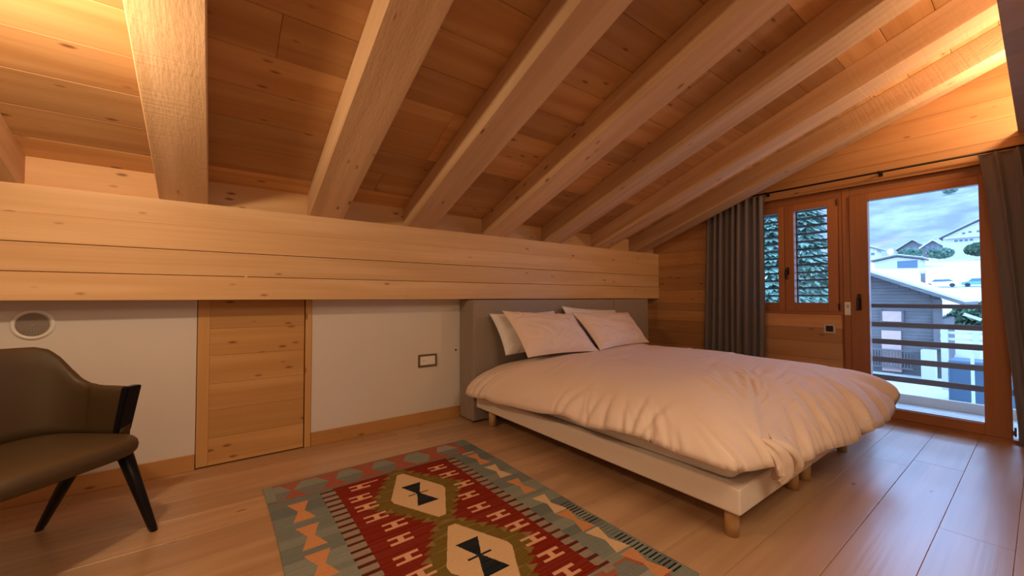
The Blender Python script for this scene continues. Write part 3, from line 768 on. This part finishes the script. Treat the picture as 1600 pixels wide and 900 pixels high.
# abrash: weaving bands of blue-grey
r_ = np.random.default_rng(4); v0 = 0
while v0 < RL:
    h = r_.uniform(0.03, 0.12); mixv = r_.uniform(0, 1)
    sel = (vv >= v0) & (vv < v0 + h); colr[sel] = np.array(BD) * (1 - mixv) + np.array(BL_) * mixv; v0 += h
VM = 0.925  # mirror line
def both(fn):
    fn(lambda v: v); fn(lambda v: 2 * VM - v)
def top_band(f):
    rect(0.04, 1.22, min(f(0.012), f(0.225)), max(f(0.012), f(0.225)), PNK)
    for k_, c_ in enumerate((0.045, 0.232, 0.445, 0.660, 0.885, 1.115)):
        hw = 0.083 if k_ not in (1, 4) else 0.095
        poly([(c_ - hw, f(0.12)), (c_ - hw * 0.45, f(0.03)), (c_ + hw * 0.45, f(0.03)), (c_ + hw, f(0.12))], BL_ if k_ != 5 else (0.33, 0.30, 0.27))
        poly([(c_ - hw, f(0.12)), (c_ - hw * 0.45, f(0.212)), (c_ + hw * 0.45, f(0.212)), (c_ + hw, f(0.12))], (0.19, 0.20, 0.19) if k_ != 4 else BL_)
    rect(0.0, 0.045, min(f(0), f(0.21)), max(f(0), f(0.21)), BL_)
both(top_band)
# field
rect(0.318, 1.035, 0.243, 2 * VM - 0.243, RED)
# green serrated lozenges, then cream lozenges
for c_ in (0.592, 1.250):
    for s_ in (-1, 1):
        for q in range(-7, 8):
            vc = c_ + q * 0.047
            half = max(0.0, 0.245 * (1 - abs(q) * 0.047 / 0.37))
            tip = half + 0.045
            poly([(0.685 + s_ * 0.0, vc - 0.047), (0.685 + s_ * half, vc - 0.0235), (0.685 + s_ * tip, vc), (0.685 + s_ * half, vc + 0.0235), (0.685 + s_ * 0.0, vc + 0.047)], GRN if q % 2 else GRL)
            rect(min(0.685, 0.685 + s_ * half), max(0.685, 0.685 + s_ * half), vc - 0.0235, vc + 0.0235, GRN)
for c_ in (0.592, 1.250):
    hh = 0.288 if c_ < 1 else 0.27
    poly([(0.672, c_ - hh), (0.712, c_ - hh), (0.834, c_ - 0.01), (0.836, c_ + 0.03), (0.712, c_ + hh), (0.672, c_ + hh), (0.538, c_ + 0.03), (0.534, c_ - 0.01)], CRM)
    poly([(0.633, c_ - 0.118), (0.748, c_ - 0.118), (0.692, c_ + 0.004), (0.680, c_ + 0.004)], NVY)
    poly([(0.628, c_ + 0.13), (0.752, c_ + 0.13), (0.692, c_ - 0.004), (0.680, c_ - 0.004)], NVY)
    rect(0.628, 0.744, c_ - 0.005, c_ + 0.006, NVY)
def Hm(u, v, s=1.0):
    rect(u - 0.055 * s, u + 0.055 * s, v - 0.030, v - 0.014, CRM2); rect(u - 0.055 * s, u + 0.055 * s, v + 0.014, v + 0.030, CRM2)
    rect(u - 0.014, u + 0.014, v - 0.014, v + 0.014, CRM2)
CRM2 = (0.68, 0.38, 0.24)
for u, v in ((0.446, 0.315), (0.412, 0.446), (0.412, 0.562), (0.421, 0.692), (0.472, 0.812), (0.454, 0.940), (0.433, 1.078), (0.44, 1.205), (0.45, 1.33), (0.44, 1.455), (0.44, 1.57)): Hm(u, v)
for u, v in ((0.920, 0.352), (0.935, 0.479), (0.947, 0.648), (0.902, 0.780), (0.885, 0.920), (0.925, 1.043), (0.949, 1.167), (0.941, 1.298), (0.933, 1.427), (0.910, 1.547)): Hm(u, v)
rect(0.50, 0.56, 0.285, 0.297, CRM2)
# comb teeth on both sides of the field
v0 = 0.262; k = 0
while v0 < 1.60:
    rect(0.243, 0.322, v0, v0 + 0.020, (0.10, 0.020, 0.012)); rect(0.250, 0.322, v0 + 0.020, v0 + 0.056, GRY)
    rect(1.032, 1.092, v0 + 0.006, v0 + 0.024, (0.10, 0.020, 0.012)); rect(1.030, 1.086, v0 + 0.024, v0 + 0.060, GRY)
    v0 += 0.0575
# hourglass motifs in the side borders
def glass_m(u, v, h, w, c):
    poly([(u - w, v), (u + w, v), (u + w * 0.28, v + h / 2), (u + w, v + h), (u - w, v + h), (u - w * 0.28, v + h / 2)], c)
for v in (0.295, 0.56, 0.81, 1.06, 1.31): glass_m(0.130, v, 0.205 if v < 0.7 else 0.19, 0.052, PCH if v < 1 else CRM)
for i, v in enumerate((0.288, 0.520, 0.765, 1.012, 1.205, 1.40, 1.60)): glass_m(1.208, v, 0.185, 0.044, (PCH, CRM, PCH, CRM)[i % 4])
rect(1.16, 1.25, 0.246, 0.262, CRM2)
# dark ribbed pieces on the right selvedge
for v in np.arange(1.15, 1.80, 0.022): rect(1.245, 1.305, v, v + 0.008, NVY if v < 1.35 or v > 1.5 else BD)
colr += r_.uniform(-0.012, 0.012, (nv, 1, 1)); colr *= 1 + r_.uniform(-0.06, 0.06, (nv, nu, 1)); colr = np.clip(colr, 0.004, 1)
xg = np.arange(nu + 1) * cs; yg = np.arange(nv + 1) * cs
X2, Y2 = np.meshgrid(xg, yg)
Yw = 0.004 * np.sin(X2 * 5 + 1)
Z2 = 0.0065 + 0.0006 * np.sin(Y2 * 2 * math.pi / 0.012) + 0.0016 * np.sin(X2 * 3.1) * np.sin(Y2 * 2.3)
wob = 0.006 * np.sin(Y2 * 3.3)
vt = np.stack([X2 + wob, -(Y2 + Yw), Z2], -1).reshape(-1, 3)
idx = np.arange((nu + 1) * (nv + 1)).reshape(nv + 1, nu + 1)
fc = np.stack([idx[:-1, :-1], idx[1:, :-1], idx[1:, 1:], idx[:-1, 1:]], -1).reshape(-1, 4)
# rim down to the floor
rim = np.concatenate([idx[0, :], idx[1:, -1], idx[-1, -2::-1], idx[-2:0:-1, 0]])
low = vt[rim].copy(); low[:, 2] = 0.0005
base_i = len(vt); vt = np.concatenate([vt, low])
nr = len(rim); rf = np.stack([rim, np.roll(rim, -1), base_i + (np.arange(nr) + 1) % nr, base_i + np.arange(nr)], -1)
allf = np.concatenate([fc, rf])
me = bpy.data.meshes.new('rug'); me.vertices.add(len(vt)); me.vertices.foreach_set('co', vt.ravel())
me.loops.add(allf.size); me.loops.foreach_set('vertex_index', allf.ravel())
me.polygons.add(len(allf)); me.polygons.foreach_set('loop_start', np.arange(len(allf)) * 4); me.polygons.foreach_set('loop_total', np.full(len(allf), 4))
me.update(calc_edges=True); me.validate()
ca = me.color_attributes.new('weave', 'FLOAT_COLOR', 'CORNER')
cc = np.ones((len(allf), 4, 4)); cc[:len(fc), :, :3] = colr.reshape(-1, 1, 3); cc[len(fc):, :, :3] = np.array(BG)
ca.data.foreach_set('color', cc.ravel())
mt, nt, b = newmat('kilim_wool'); b.inputs['Roughness'].default_value = 0.95; b.inputs['Specular IOR Level'].default_value = 0.1
at = nt.nodes.new('ShaderNodeAttribute'); at.attribute_name = 'weave'; nt.links.new(at.outputs['Color'], b.inputs['Base Color'])
tc = nt.nodes.new('ShaderNodeTexCoord'); mp = nt.nodes.new('ShaderNodeMapping'); mp.inputs['Scale'].default_value = (220, 700, 1); nt.links.new(tc.outputs['Object'], mp.inputs[0])
n1 = nt.nodes.new('ShaderNodeTexNoise'); n1.inputs['Scale'].default_value = 1; nt.links.new(mp.outputs[0], n1.inputs['Vector'])
bp_ = nt.nodes.new('ShaderNodeBump'); bp_.inputs['Strength'].default_value = 0.5; bp_.inputs['Distance'].default_value = 0.002; nt.links.new(n1.outputs['Fac'], bp_.inputs['Height']); nt.links.new(bp_.outputs['Normal'], b.inputs['Normal'])
me.materials.append(mt)
rug = bpy.data.objects.new('rug', me); COL.objects.link(rug); rug.location = (RUX, RUY, 0)
tag(rug, 'flat-woven kilim rug with red field, cream diamonds and blue-grey border on the oak floor', 'rug')
bm = bmesh.new(); r_ = random.Random(3)
for (yv, s_) in ((0.0, 1), (-RL, -1)):
    for i in range(230):
        u = (i + r_.random()) * RWD / 230
        add_cyl(bm, (u, yv - 0.003 * s_, 0.003), (u + r_.uniform(-0.008, 0.008), yv + s_ * r_.uniform(0.010, 0.022), 0.0018), 0.0011, 0.0007, 4)
tag(bm_obj('fringe', bm, simple('fringe_wool', (0.55, 0.40, 0.26), 0.9), rug), kind='stuff')

# ------------------------------------------------------------------ armchair
AC = Vector((-0.637, 2.517, 0)); PHI = math.atan2(-0.65, 0.76) - math.radians(4)
ch = tag(empty('armchair', AC, (0, 0, PHI)), 'dark olive leather armchair with black legs by the knee wall', 'armchair')
# local axes: +x faces forward, +y is the sitter's left
def superell(t, a, b_, n):
    c_, s_ = math.cos(t), math.sin(t)
    return a * math.copysign(abs(c_) ** (2 / n), c_), b_ * math.copysign(abs(s_) ** (2 / n), s_)
def seat_mesh():
    prof = [(0.90, 0.386), (0.965, 0.388), (1.0, 0.402), (1.012, 0.422), (1.0, 0.442), (0.965, 0.456), (0.90, 0.463), (0.6, 0.468), (0.3, 0.469)]
    n = 64; vs = []; fs = []
    for (sc, z) in prof:
        for i in range(n):
            x, y = superell(2 * math.pi * i / n, 0.285, 0.300, 4.5)
            y *= 1.0 + 0.05 * (x / 0.285)
            dome = 0.0
            vs.append((x * sc + 0.0, y * sc, z - 0.01 * (0.285 - x) / 0.57 + dome))
    m_ = len(prof)
    for j in range(m_ - 1):
        for i in range(n): fs.append((j * n + i, j * n + (i + 1) % n, (j + 1) * n + (i + 1) % n, (j + 1) * n + i))
    fs.append(tuple(range(n))[::-1]); fs.append(tuple((m_ - 1) * n + i for i in range(n)))
    return vs, fs
v_, f_ = seat_mesh(); mesh_obj('seat', v_, f_, M['leather'], ch, True)
# shell: plan curve from the left arm end around the back to the right arm end
plan = [(0.098, 0.328), (0.04, 0.331), (-0.05, 0.330), (-0.13, 0.324), (-0.195, 0.305), (-0.250, 0.262), (-0.283, 0.19), (-0.297, 0.09), (-0.300, 0.0)]
plan = plan + [(x, -y) for x, y in plan[-2::-1]]
pc = catmull([(x, y, 0) for x, y in plan], 6)
_t = [0, 0.06, 0.12, 0.185, 0.225, 0.26, 0.292, 0.322, 0.355, 0.5]; _h = [0.668, 0.668, 0.668, 0.676, 0.702, 0.752, 0.810, 0.848, 0.864, 0.870]
tops = np.interp(np.linspace(0, 1, len(pc)), _t + [1 - t for t in _t[-2::-1]], _h + _h[-2::-1])
vs = []; fs = []; ring_n = 16
for i, p in enumerate(pc):
    d_ = (pc[min(i + 1, len(pc) - 1)] - pc[max(i - 1, 0)]).normalized(); nrm = Vector((d_.y, -d_.x, 0))  # outward / inward
    zt_, zb_ = tops[i], 0.425
    th_ = 0.022
    lean = 0.10
    prof = []
    H_ = zt_ - zb_
    for k in range(7): prof.append((-th_, zb_ + (H_ - th_) * k / 6))
    for k in range(1, 4): a = math.pi * k / 4; prof.append((-th_ * math.cos(a), zt_ - th_ + th_ * math.sin(a)))
    for k in range(6, -1, -1): prof.append((th_, zb_ + (H_ - th_) * k / 6))
    nn = len(prof)
    out_dir = Vector((p.x, p.y, 0)).normalized()
    for (o_, z_) in prof:
        q = p + nrm * o_ + out_dir * lean * (z_ - zb_) * (1.0 if p.x < -0.1 else 0.55)
        vs.append((q.x, q.y, z_))
for i in range(len(pc) - 1):
    for k in range(nn - 1):
        a = i * nn + k; fs.append((a, a + 1, a + nn + 1, a + nn))
    fs.append((i * nn + nn - 1, i * nn, (i + 1) * nn, (i + 1) * nn + nn - 1))
fs.append(tuple(range(nn))[::-1]); fs.append(tuple((len(pc) - 1) * nn + k for k in range(nn)))
o = mesh_obj('backrest', vs, fs, M['leather'], ch, True)
me = o.data; bm = bmesh.new(); bm.from_mesh(me); bmesh.ops.recalc_face_normals(bm, faces=bm.faces); bm.to_mesh(me); bm.free()
for s_ in (1, -1):
    # black arm supports closing the front of each arm
    bm = bmesh.new()
    vsx = [(0.134, 0.342, 0.670), (0.092, 0.342, 0.670), (0.062, 0.328, 0.450), (0.094, 0.328, 0.450)]
    a = [bm.verts.new((x, s_ * (y + 0.034), z)) for x, y, z in vsx]; c = [bm.verts.new((x, s_ * (y - 0.030), z)) for x, y, z in vsx]
    bm.faces.new(a); bm.faces.new(c[::-1])
    for k in range(4): bm.faces.new((a[k], c[k], c[(k + 1) % 4], a[(k + 1) % 4]))
    bmesh.ops.recalc_face_normals(bm, faces=bm.faces)
    bmesh.ops.bevel(bm, geom=list(bm.edges), offset=0.005, segments=2, affect='EDGES')
    bm_obj('arm_support', bm, M['black'], ch)
def leg(x0, y0, x1, y1):
    bm = bmesh.new(); secs = []
    for t in (0, 0.06, 0.5, 1.0):
        x, y, z = x1 + (x0 - x1) * t, y1 + (y0 - y1) * t, 0.0 + 0.395 * t
        ra, rb = 0.0155 + 0.014 * t, 0.0150 + 0.012 * t
        if t == 0: ra, rb = 0.0135, 0.013
        secs.append([bm.verts.new((x + superell(2 * math.pi * k / 16, ra, rb, 3)[0], y + superell(2 * math.pi * k / 16, ra, rb, 3)[1], z)) for k in range(16)])
    for a, b_ in zip(secs[:-1], secs[1:]):
        for k in range(16): bm.faces.new((a[k], a[(k + 1) % 16], b_[(k + 1) % 16], b_[k]))
    bm.faces.new(secs[0][::-1]); bm.faces.new(secs[-1])
    bm_obj('leg', bm, M['black'], ch, True)
def to_local(wx, wy):
    d_ = Vector((wx, wy, 0)) - AC; return (d_.x * math.cos(PHI) + d_.y * math.sin(PHI), -d_.x * math.sin(PHI) + d_.y * math.cos(PHI))
fl = to_local(-0.213, 2.543); rl = to_local(-0.648, 2.872)
leg(0.205, 0.240, *fl); leg(0.02, 0.215, *rl); leg(0.205, -0.240, fl[0], -fl[1]); leg(0.02, -0.215, rl[0], -rl[1])
box('under_frame', AC.x - 0.19, AC.x + 0.19, AC.y - 0.22, AC.y + 0.22, 0.365, 0.392, M['black'], ch)

# ------------------------------------------------------------------ outside: balcony
bal = tag(empty('balcony', (5.45, 1.2, -0.05)), 'pale wooden balcony deck outside the glazed door', 'balcony')
yy = -2.0
for k in range(9):
    a = 4.93 + k * 0.107; box('deck_board', a, a + 0.103, -2.5, 4.5, -0.055, -0.03, M['deck'], bal, bev=0.003)
box('kerb', 5.895, 5.922, -2.5, 4.5, -0.055, 0.07, M['deck'], bal, bev=0.004)
box('underslab', 4.93, 5.92, -2.5, 4.5, -0.3, -0.056, M['whitewall'], bal)
rail = tag(empty('balcony_railing', (5.92, 1.0, 0)), 'grey weathered wooden railing of horizontal boards on the balcony edge', 'railing')
for (z0, z1) in ((0.985, 1.028), (0.775, 0.828), (0.585, 0.642), (0.388, 0.446), (0.190, 0.248)):
    box('board', 5.90, 5.925, -2.5, 4.5, z0, z1, M['greyrail'], rail, bev=0.004)
for yy in (-2.2, -0.25, 1.95, 4.2): box('post', 5.925, 5.995, yy, yy + 0.07, 0.0, 1.02, M['greyrail'], rail, bev=0.004)
# roof overhang above the balcony
ov = struct(empty('roof_overhang', (5.5, 1.5, 2.5)), 'dark boarded underside of the roof overhang outside the window')
for r in range(0, nrow + 2):
    yc = 3.75 - (r + 0.5) * BWD * math.cos(TH)
    bm = bmesh.new(); add_box(bm, (0, 0, 0.011), (1.16, BWD - 0.002, 0.022), 0.002)
    p = slope_pt(yc, RD + 0.01); p.x = 4.94 + 0.58
    bm_obj('board', bm, M['oldwood'], ov, False, p - ov.location, (-TH, 0, 0))
bm = bmesh.new(); add_box(bm, (0, 0, 0.05), (1.2, s_len + 0.6, 0.05)); p = slope_pt(1.6, RD + 0.01); p.x = 5.54
bm_obj('roof_deck', bm, M['oldwood'], ov, False, p - ov.location, (-TH, 0, 0))

# ------------------------------------------------------------------ outside: ground and hillside
def ground_z(x, y):
    z = np.interp(x, [5, 29, 36, 60, 100, 140, 300, 340, 1500, 2500], [-3.0, -2.8, -0.85, 0.6, 2.9, 6.0, 22.5, 27, 400, 800])
    z = z + 0.25 * np.sin(y * 0.21 + x * 0.1) * np.clip((x - 30) / 40, 0, 1) + np.clip((x - 340) / 500, 0, 1) * (14 * np.sin(x * 0.013 + y * 0.006) + 9 * np.sin(y * 0.021 - x * 0.004) + 3 * np.sin(x * 0.05 + y * 0.04))
    return z
gx = np.concatenate((np.linspace(5, 60, 60), np.geomspace(61, 2500, 130))); 
vs = []; ny = 130
for x in gx:
    half = 14 + x * 0.9
    for j in range(ny + 1):
        y = -half + 2 * half * j / ny + x * 0.12
        vs.append((x, y, float(ground_z(x, y))))
fs = [(i * (ny + 1) + j, (i + 1) * (ny + 1) + j, (i + 1) * (ny + 1) + j + 1, i * (ny + 1) + j + 1) for i in range(len(gx) - 1) for j in range(ny)]
sp_ = next(i for i, x in enumerate(gx) if x > 320)
nearf = [f for f in fs if f[0] < sp_ * (ny + 1)]; farf = [f for f in fs if f[0] >= sp_ * (ny + 1)]
struct(mesh_obj('ground', vs, nearf, M['snow'], None, True))
struct(mesh_obj('hillside', vs, farf, M['hill'], None, True))

# log cabin across the yard
K = 2.0
def ex(y14, z14): return (y14 * 2.0, 1.1 + (z14 - 1.1) * 2.0)
cab = tag(empty('log_cabin', (30, 6.2, -2.8)), 'weathered grey log cabin with a shallow gable roof beyond the balcony', 'cabin')
def roofz(y): return 2.50 - 0.47 * abs(y - 6.2)
bm = bmesh.new(); z = -2.85; i = 0
while z < 2.3:
    z1 = z + 0.17
    hw = min(3.2, (2.40 - z) / 0.47)
    if hw > 0.1: add_box(bm, (28.1 - 30, 0, z + 0.085 + 2.8), (0.2 + 0.02 * (i % 2), 2 * hw, 0.17), 0.012)
    z = z1; i += 1
add_box(bm, (0.1, -3.15, 1.45), (4.0, 0.2, 2.8)); add_box(bm, (0.1, 3.15, 1.45), (4.0, 0.2, 2.8))
tag(bm_obj('log_wall', bm, M['cabin'], cab), kind='stuff')
for s_ in (-1, 1):
    bm = bmesh.new(); vsx = [(-3.2, 0, 2.62 + 2.8), (-3.2, s_ * 4.05, 2.62 - 0.47 * 4.05 + 2.8), (3.0, s_ * 4.05, 2.62 - 0.47 * 4.05 + 2.8), (3.0, 0, 2.62 + 2.8)]
    a = [bm.verts.new(v) for v in vsx]; c = [bm.verts.new((x, y, z + 0.16)) for x, y, z in vsx]
    bm.faces.new(a); bm.faces.new(c[::-1])
    for k in range(4): bm.faces.new((a[k], c[k], c[(k + 1) % 4], a[(k + 1) % 4]))
    bmesh.ops.recalc_face_normals(bm, faces=bm.faces)
    bm_obj('roof', bm, M['oldwood'], cab)
    bm = bmesh.new(); a = [bm.verts.new((x, y, z + 0.165)) for x, y, z in vsx]; c = [bm.verts.new((x, y * 0.985, z + 0.28)) for x, y, z in vsx]
    bm.faces.new(a); bm.faces.new(c[::-1])
    for k in range(4): bm.faces.new((a[k], c[k], c[(k + 1) % 4], a[(k + 1) % 4]))
    bmesh.ops.recalc_face_normals(bm, faces=bm.faces)
    tag(bm_obj('snow_cover', bm, M['snow'], cab), 'layer of snow on the roof')
box('window', 27.88, 27.99, 4.36, 5.10, -0.15, 0.38, M['shutterred'], cab, bev=0.01)
box('window_trim', 27.86, 27.99, 4.28, 4.355, -0.22, 0.45, M['oldwood'], cab); box('window_trim', 27.86, 27.99, 5.105, 5.18, -0.22, 0.45, M['oldwood'], cab)
box('door', 27.88, 27.99, 4.40, 5.14, -2.7, -0.62, M['shutterred'], cab, bev=0.01)
bm = bmesh.new()
for k in range(16): add_box(bm, (0, -0.6 + k * 0.11, 0), (0.05, 0.035, 0.9))
add_box(bm, (0, 0.2, 0.45), (0.07, 1.8, 0.07)); add_box(bm, (0, 0.2, -0.42), (0.07, 1.8, 0.07))
bm_obj('balustrade', bm, M['cabin'], cab, loc=(-2.25, -1.55, 0.75))
prism('gable_boarding', [(6.2 - 3.2, 0.95), (6.2 + 3.2, 0.95), (6.2 + 3.2, 1.10), (6.2, 2.60), (6.2 - 3.2, 1.10)], 'X', 28.02, 28.1, M['cabin'], cab)
box('white_pier', 27.2, 27.8, 3.15, 3.62, -2.85, -1.42, M['whitewall'], cab)
box('corner_post', 27.8, 28.0, 2.95, 3.25, -1.4, 1.0, M['cabin'], cab)

# fence, posts, hedge, tarpaulin
fe = tag(empty('snowy_fence', (25.0, 0.5, -1.0)), 'snow-topped white rail fence right of the cabin', 'fence')
for z in (-0.45, -0.72, -0.98): box('rail', 24.97, 25.03, -3.0, 2.72, z, z + 0.10, M['whitewall'], fe)
for y in (-2.5, -0.6, 1.62, 2.5): box('post', 24.9, 25.1, y, y + 0.2, -2.9, -0.2, M['whitewall'], fe)
pst = tag(box('pole', 20.95, 21.05, 1.50, 1.58, -2.95, 0.0 - 0.9, M['whitewall']), 'thin white post standing right of the cabin pier', 'post')
pl = tag(box('plank', 23.0, 23.12, 1.42, 1.9, 0.30, 0.40, M['whitewall'], rot=(0.45, 0, 0)), 'short snowy plank sticking out above the hedge', 'plank')
def blob(name, mat, c, r, n, seed, parent=None, leaf=0.25):
    rr = np.random.default_rng(seed); vs = []; fs = []
    for i in range(n):
        d_ = rr.normal(size=3); d_ /= np.linalg.norm(d_); q = rr.uniform(0.6, 1.0) ** 0.5
        p = np.array(c) + d_ * np.array(r) * q
        a = rr.normal(size=3); a /= np.linalg.norm(a); b2 = np.cross(a, rr.normal(size=3)); b2 /= np.linalg.norm(b2)
        s = leaf * rr.uniform(0.5, 1.2); k = len(vs)
        vs += [p - a * s, p + b2 * s * 0.6, p + a * s, p - b2 * s * 0.6]; fs.append((k, k + 1, k + 2, k + 3))
    return mesh_obj(name, vs, fs, mat, parent)
hg = tag(empty('hedge', (37.5, 1.0, -2.2)), 'dark green hedge right of the cabin behind the snowy fence', 'hedge')
blob('foliage', M['leafgreen'], (0, 0, 1.75), (1.4, 2.9, 1.4), 5000, 3, hg, 0.24)
box('trunk', 37.45, 37.55, 0.95, 1.05, -2.2, -0.8, M['bark'], hg)
tp = tag(box('covered_woodpile', 22.2, 23.4, 0.1, 2.25, -2.95, -1.25, M['tarp'], bev=0.12, seg=3), 'dark blue tarpaulin over a woodpile in the yard', 'woodpile')

# spruces seen through the shutters
def spruce(name, x, y, zb, h, r, seed, lab):
    t = tag(empty(name, (x, y, zb)), lab, 'tree', 'spruces behind the window shutters')
    cyl('trunk', (x, y, zb), (x, y, zb + h), 0.16, M['bark'], t, 0.02, 8)
    rr = np.random.default_rng(seed); vs = []; fs = []
    for i in range(5200):
        q = rr.uniform(0.04, 1) ** 0.75; zz = h * (1 - q); rad = r * q * rr.uniform(0.25, 1.0) ** 0.6; th = rr.uniform(0, 6.283)
        tier = 0.25 * math.sin(zz * 7)
        p = np.array([math.cos(th) * rad, math.sin(th) * rad, zz + h * 0.04 - rad * 0.35 + tier * 0.3])
        dv_ = np.array([math.cos(th), math.sin(th), -0.5]); sd = np.array([-math.sin(th), math.cos(th), 0]); s = rr.uniform(0.10, 0.26); k = len(vs)
        vs += [p - dv_ * s, p + sd * s * 0.4, p + dv_ * s, p - sd * s * 0.4]; fs.append((k, k + 1, k + 2, k + 3))
    mesh_obj('foliage', vs, fs, M['needle'], t)
spruce('spruce_tree', 12.5, 4.6, -2.9, 7.2, 1.9, 1, 'bluish green spruce nearest the left window sash')
spruce('spruce_tree', 17.5, 5.3, -2.9, 9.0, 2.2, 2, 'taller spruce standing behind the right window sash')
spruce('spruce_tree', 14.0, 8.8, -2.9, 8.6, 1.9, 5, 'leftmost spruce, mostly behind the curtain edge')

# village
def chalet(name, lab, x, y0, y1, ze, zr, depth, body, roofm, win_rows, over=1.0, base=None, k=1.0):
    x, y0, y1 = x * k, y0 * k, y1 * k; Zk = lambda z: 1.1 + (z - 1.1) * k; ze, zr = Zk(ze), Zk(zr); win_rows = [(a * k, Zk(b), c * k, d * k) for a, b, c, d in win_rows]
    yc = (y0 + y1) / 2; zb = float(ground_z(x, yc)) - 1.0 if base is None else base
    t = tag(empty(name, (x, yc, zb)), lab, 'house', 'houses up the snowy hillside')
    prism('wall', [(y0 + over, zb), (y1 - over, zb), (y1 - over, ze), (yc, zr - 0.25), (y0 + over, ze)], 'X', x, x + depth, body, t)
    for (ya) in (y0, y1):
        s1 = (ze - (zr - 0.2)) / ((y1 - over) - yc); zE = zr + s1 * (y1 - yc)
        prism('roof', [(yc, zr), (ya, zE), (ya, zE + 0.5), (yc, zr + 0.5)], 'X', x - 1.2, x + depth + 1, roofm, t)
        prism('snow_cover', [(yc, zr + 0.5), (ya, zE + 0.5), (ya, zE + 0.8), (yc, zr + 0.85)], 'X', x - 1.0, x + depth + 1, M['snow'], t)
    for (wy, wz, ww, wh) in win_rows: box('window', x - 0.06, x + 0.1, wy - ww / 2, wy + ww / 2, wz, wz + wh, M['winglass'], t)
    return t
SC = lambda y60, z60, X: (y60 * X / 60, 1.1 + (z60 - 1.1) * X / 60)
X = 300
chalet('chalet', 'brown chalet with a dark left roof slope, left of the two middle ones', X, 35.5, 48.5, 27.0, 31.4, 12, M['cabin'], M['oldwood'], [(41, 27, 1.6, 1.2), (44, 27, 1.6, 1.2), (38.5, 27, 1.4, 1.2), (42, 24.2, 1.6, 1.2)], k=1.12)
chalet('chalet', 'small chalet with white-edged gable, right of the two middle ones', X - 10, 28.4, 38.2, 26.3, 29.6, 12, M['cabin'], M['whitewall'], [(31.6, 25.8, 1.3, 1.4), (33.4, 25.8, 1.3, 1.4), (35.2, 25.8, 1.3, 1.4)], k=0.98)
t3 = chalet('chalet', 'large white chalet with long dark roof edge at the upper right', X - 15, 5.0, 30.5, 30.0, 36.8, 16, M['whitewall'], M['oldwood'], [(25.0, 27.6, 1.1, 1.0), (23.4, 27.6, 1.1, 1.0), (21.8, 27.6, 1.1, 1.0), (20.2, 27.6, 1.1, 1.0), (22.5, 31.0, 1.0, 0.9), (20.5, 31.4, 1.0, 0.9), (18, 31.4, 1.0, 0.9)], k=0.86)
box('balcony', 243.4, 245.0, 6.9, 24.5, 25.3, 25.95, M['whitewall'], t3)
chalet('garage', 'low snow-covered garage with a wide opening at the left', 190, 24.0, 37.2, 13.8, 15.3, 9, M['whitewall'], M['oldwood'], [(28.0, 11.0, 5.0, 2.6)], 0.8)
chalet('chalet', 'pale cottage behind the garage at the left edge of the door glass', 250, 46.0, 56.0, 23.5, 25.4, 9, M['whitewall'], M['oldwood'], [(48.5, 21, 1.3, 1.2), (51, 21, 1.3, 1.2)])
for i, (y, z, r, lb) in enumerate(((32.5, 18.6, (2.5, 3.7, 1.9), 'green bushes below the left middle chalet'), (24, 18.0, (2.5, 3.6, 1.9), 'teal bushes below the right middle chalet'), (14.0, 18.6, (2.5, 3.9, 2.3), 'olive bushes below the large white chalet'))):
    t = tag(empty('bush', (226, y, z - 2)), lb, 'bush', 'bushes among the chalets'); blob('foliage', M['needle'] if i < 2 else M['leafgreen'], (0, 0, 2.2), r, 1600, 20 + i, t, 0.7)
def car(lab, x, y, z, L_, mat):
    t = tag(empty('car', (x, y, z)), lab, 'car', 'parked cars on the snowy road')
    h = L_ / 2
    prism('body', [(y - h, z + 0.35), (y + h, z + 0.35), (y + h, z + 0.75), (y + h * 0.62, z + 0.9), (y + h * 0.36, z + 1.4), (y - h * 0.5, z + 1.42), (y - h * 0.85, z + 0.95), (y - h, z + 0.85)], 'X', x - 0.85, x + 0.85, mat, t)
    prism('side_glass', [(y + h * 0.50, z + 0.92), (y + h * 0.33, z + 1.32), (y - h * 0.47, z + 1.34), (y - h * 0.72, z + 0.95)], 'X', x - 0.87, x - 0.84, M['winglass'], t)
    for wy in (y - h * 0.62, y + h * 0.62): cyl('wheel', (x - 0.88, wy, z + 0.33), (x - 0.65, wy, z + 0.33), 0.33, M['tyre'], t, None, 14)
    return t
zc = lambda x, y: float(ground_z(x, y))
car('white estate car parked in the middle of the village view', 100, 10.6, zc(100, 10.6), 4.3, M['carwhite'])
car('blue car parked at the right behind the white one', 102, 6.6, zc(102, 6.6), 3.6, M['carblue'])
car('snow-covered car parked at the left of the white estate', 98, 15.6, zc(98, 15.6), 3.8, M['carwhite'])
gp = tag(empty('gate_pillar', (97, 12.4, zc(97, 12.4) - 0.5)), 'snow-capped stone pillar beside the white parked car', 'pillar')
box('shaft', 96.7, 97.3, 12.15, 12.65, zc(97, 12.4) - 0.5, zc(97, 12.4) + 2.6, M['cabin'], gp)
bm = bmesh.new(); bmesh.ops.create_icosphere(bm, subdivisions=2, radius=0.5); bm_obj('cap', bm, M['snow'], gp, True, Vector((97, 12.4, zc(97, 12.4) + 2.8)) - gp.location)
for i, (x, y) in enumerate(((700, 95), (760, 62), (820, 74), (640, 66), (900, 62), (560, 52), (840, 130))):
    t = tag(empty('hillside_tree', (x, y, zc(x, y) - 1)), ['dark lone tree low on the slope', 'small tree high on the hillside', 'round shrub in the middle of the snowy slope', 'dark shrub above the large chalet', 'tiny conifer near the top right of the door glass', 'bare shrub just above the white chalet roof', 'small tree at the left of the slope'][i] , 'tree', 'trees dotted on the hillside')
    blob('foliage', M['needle'], (0, 0, 5), (2.5, 3.0 + i % 3, 2.5), 300, 50 + i, t, 1.2)
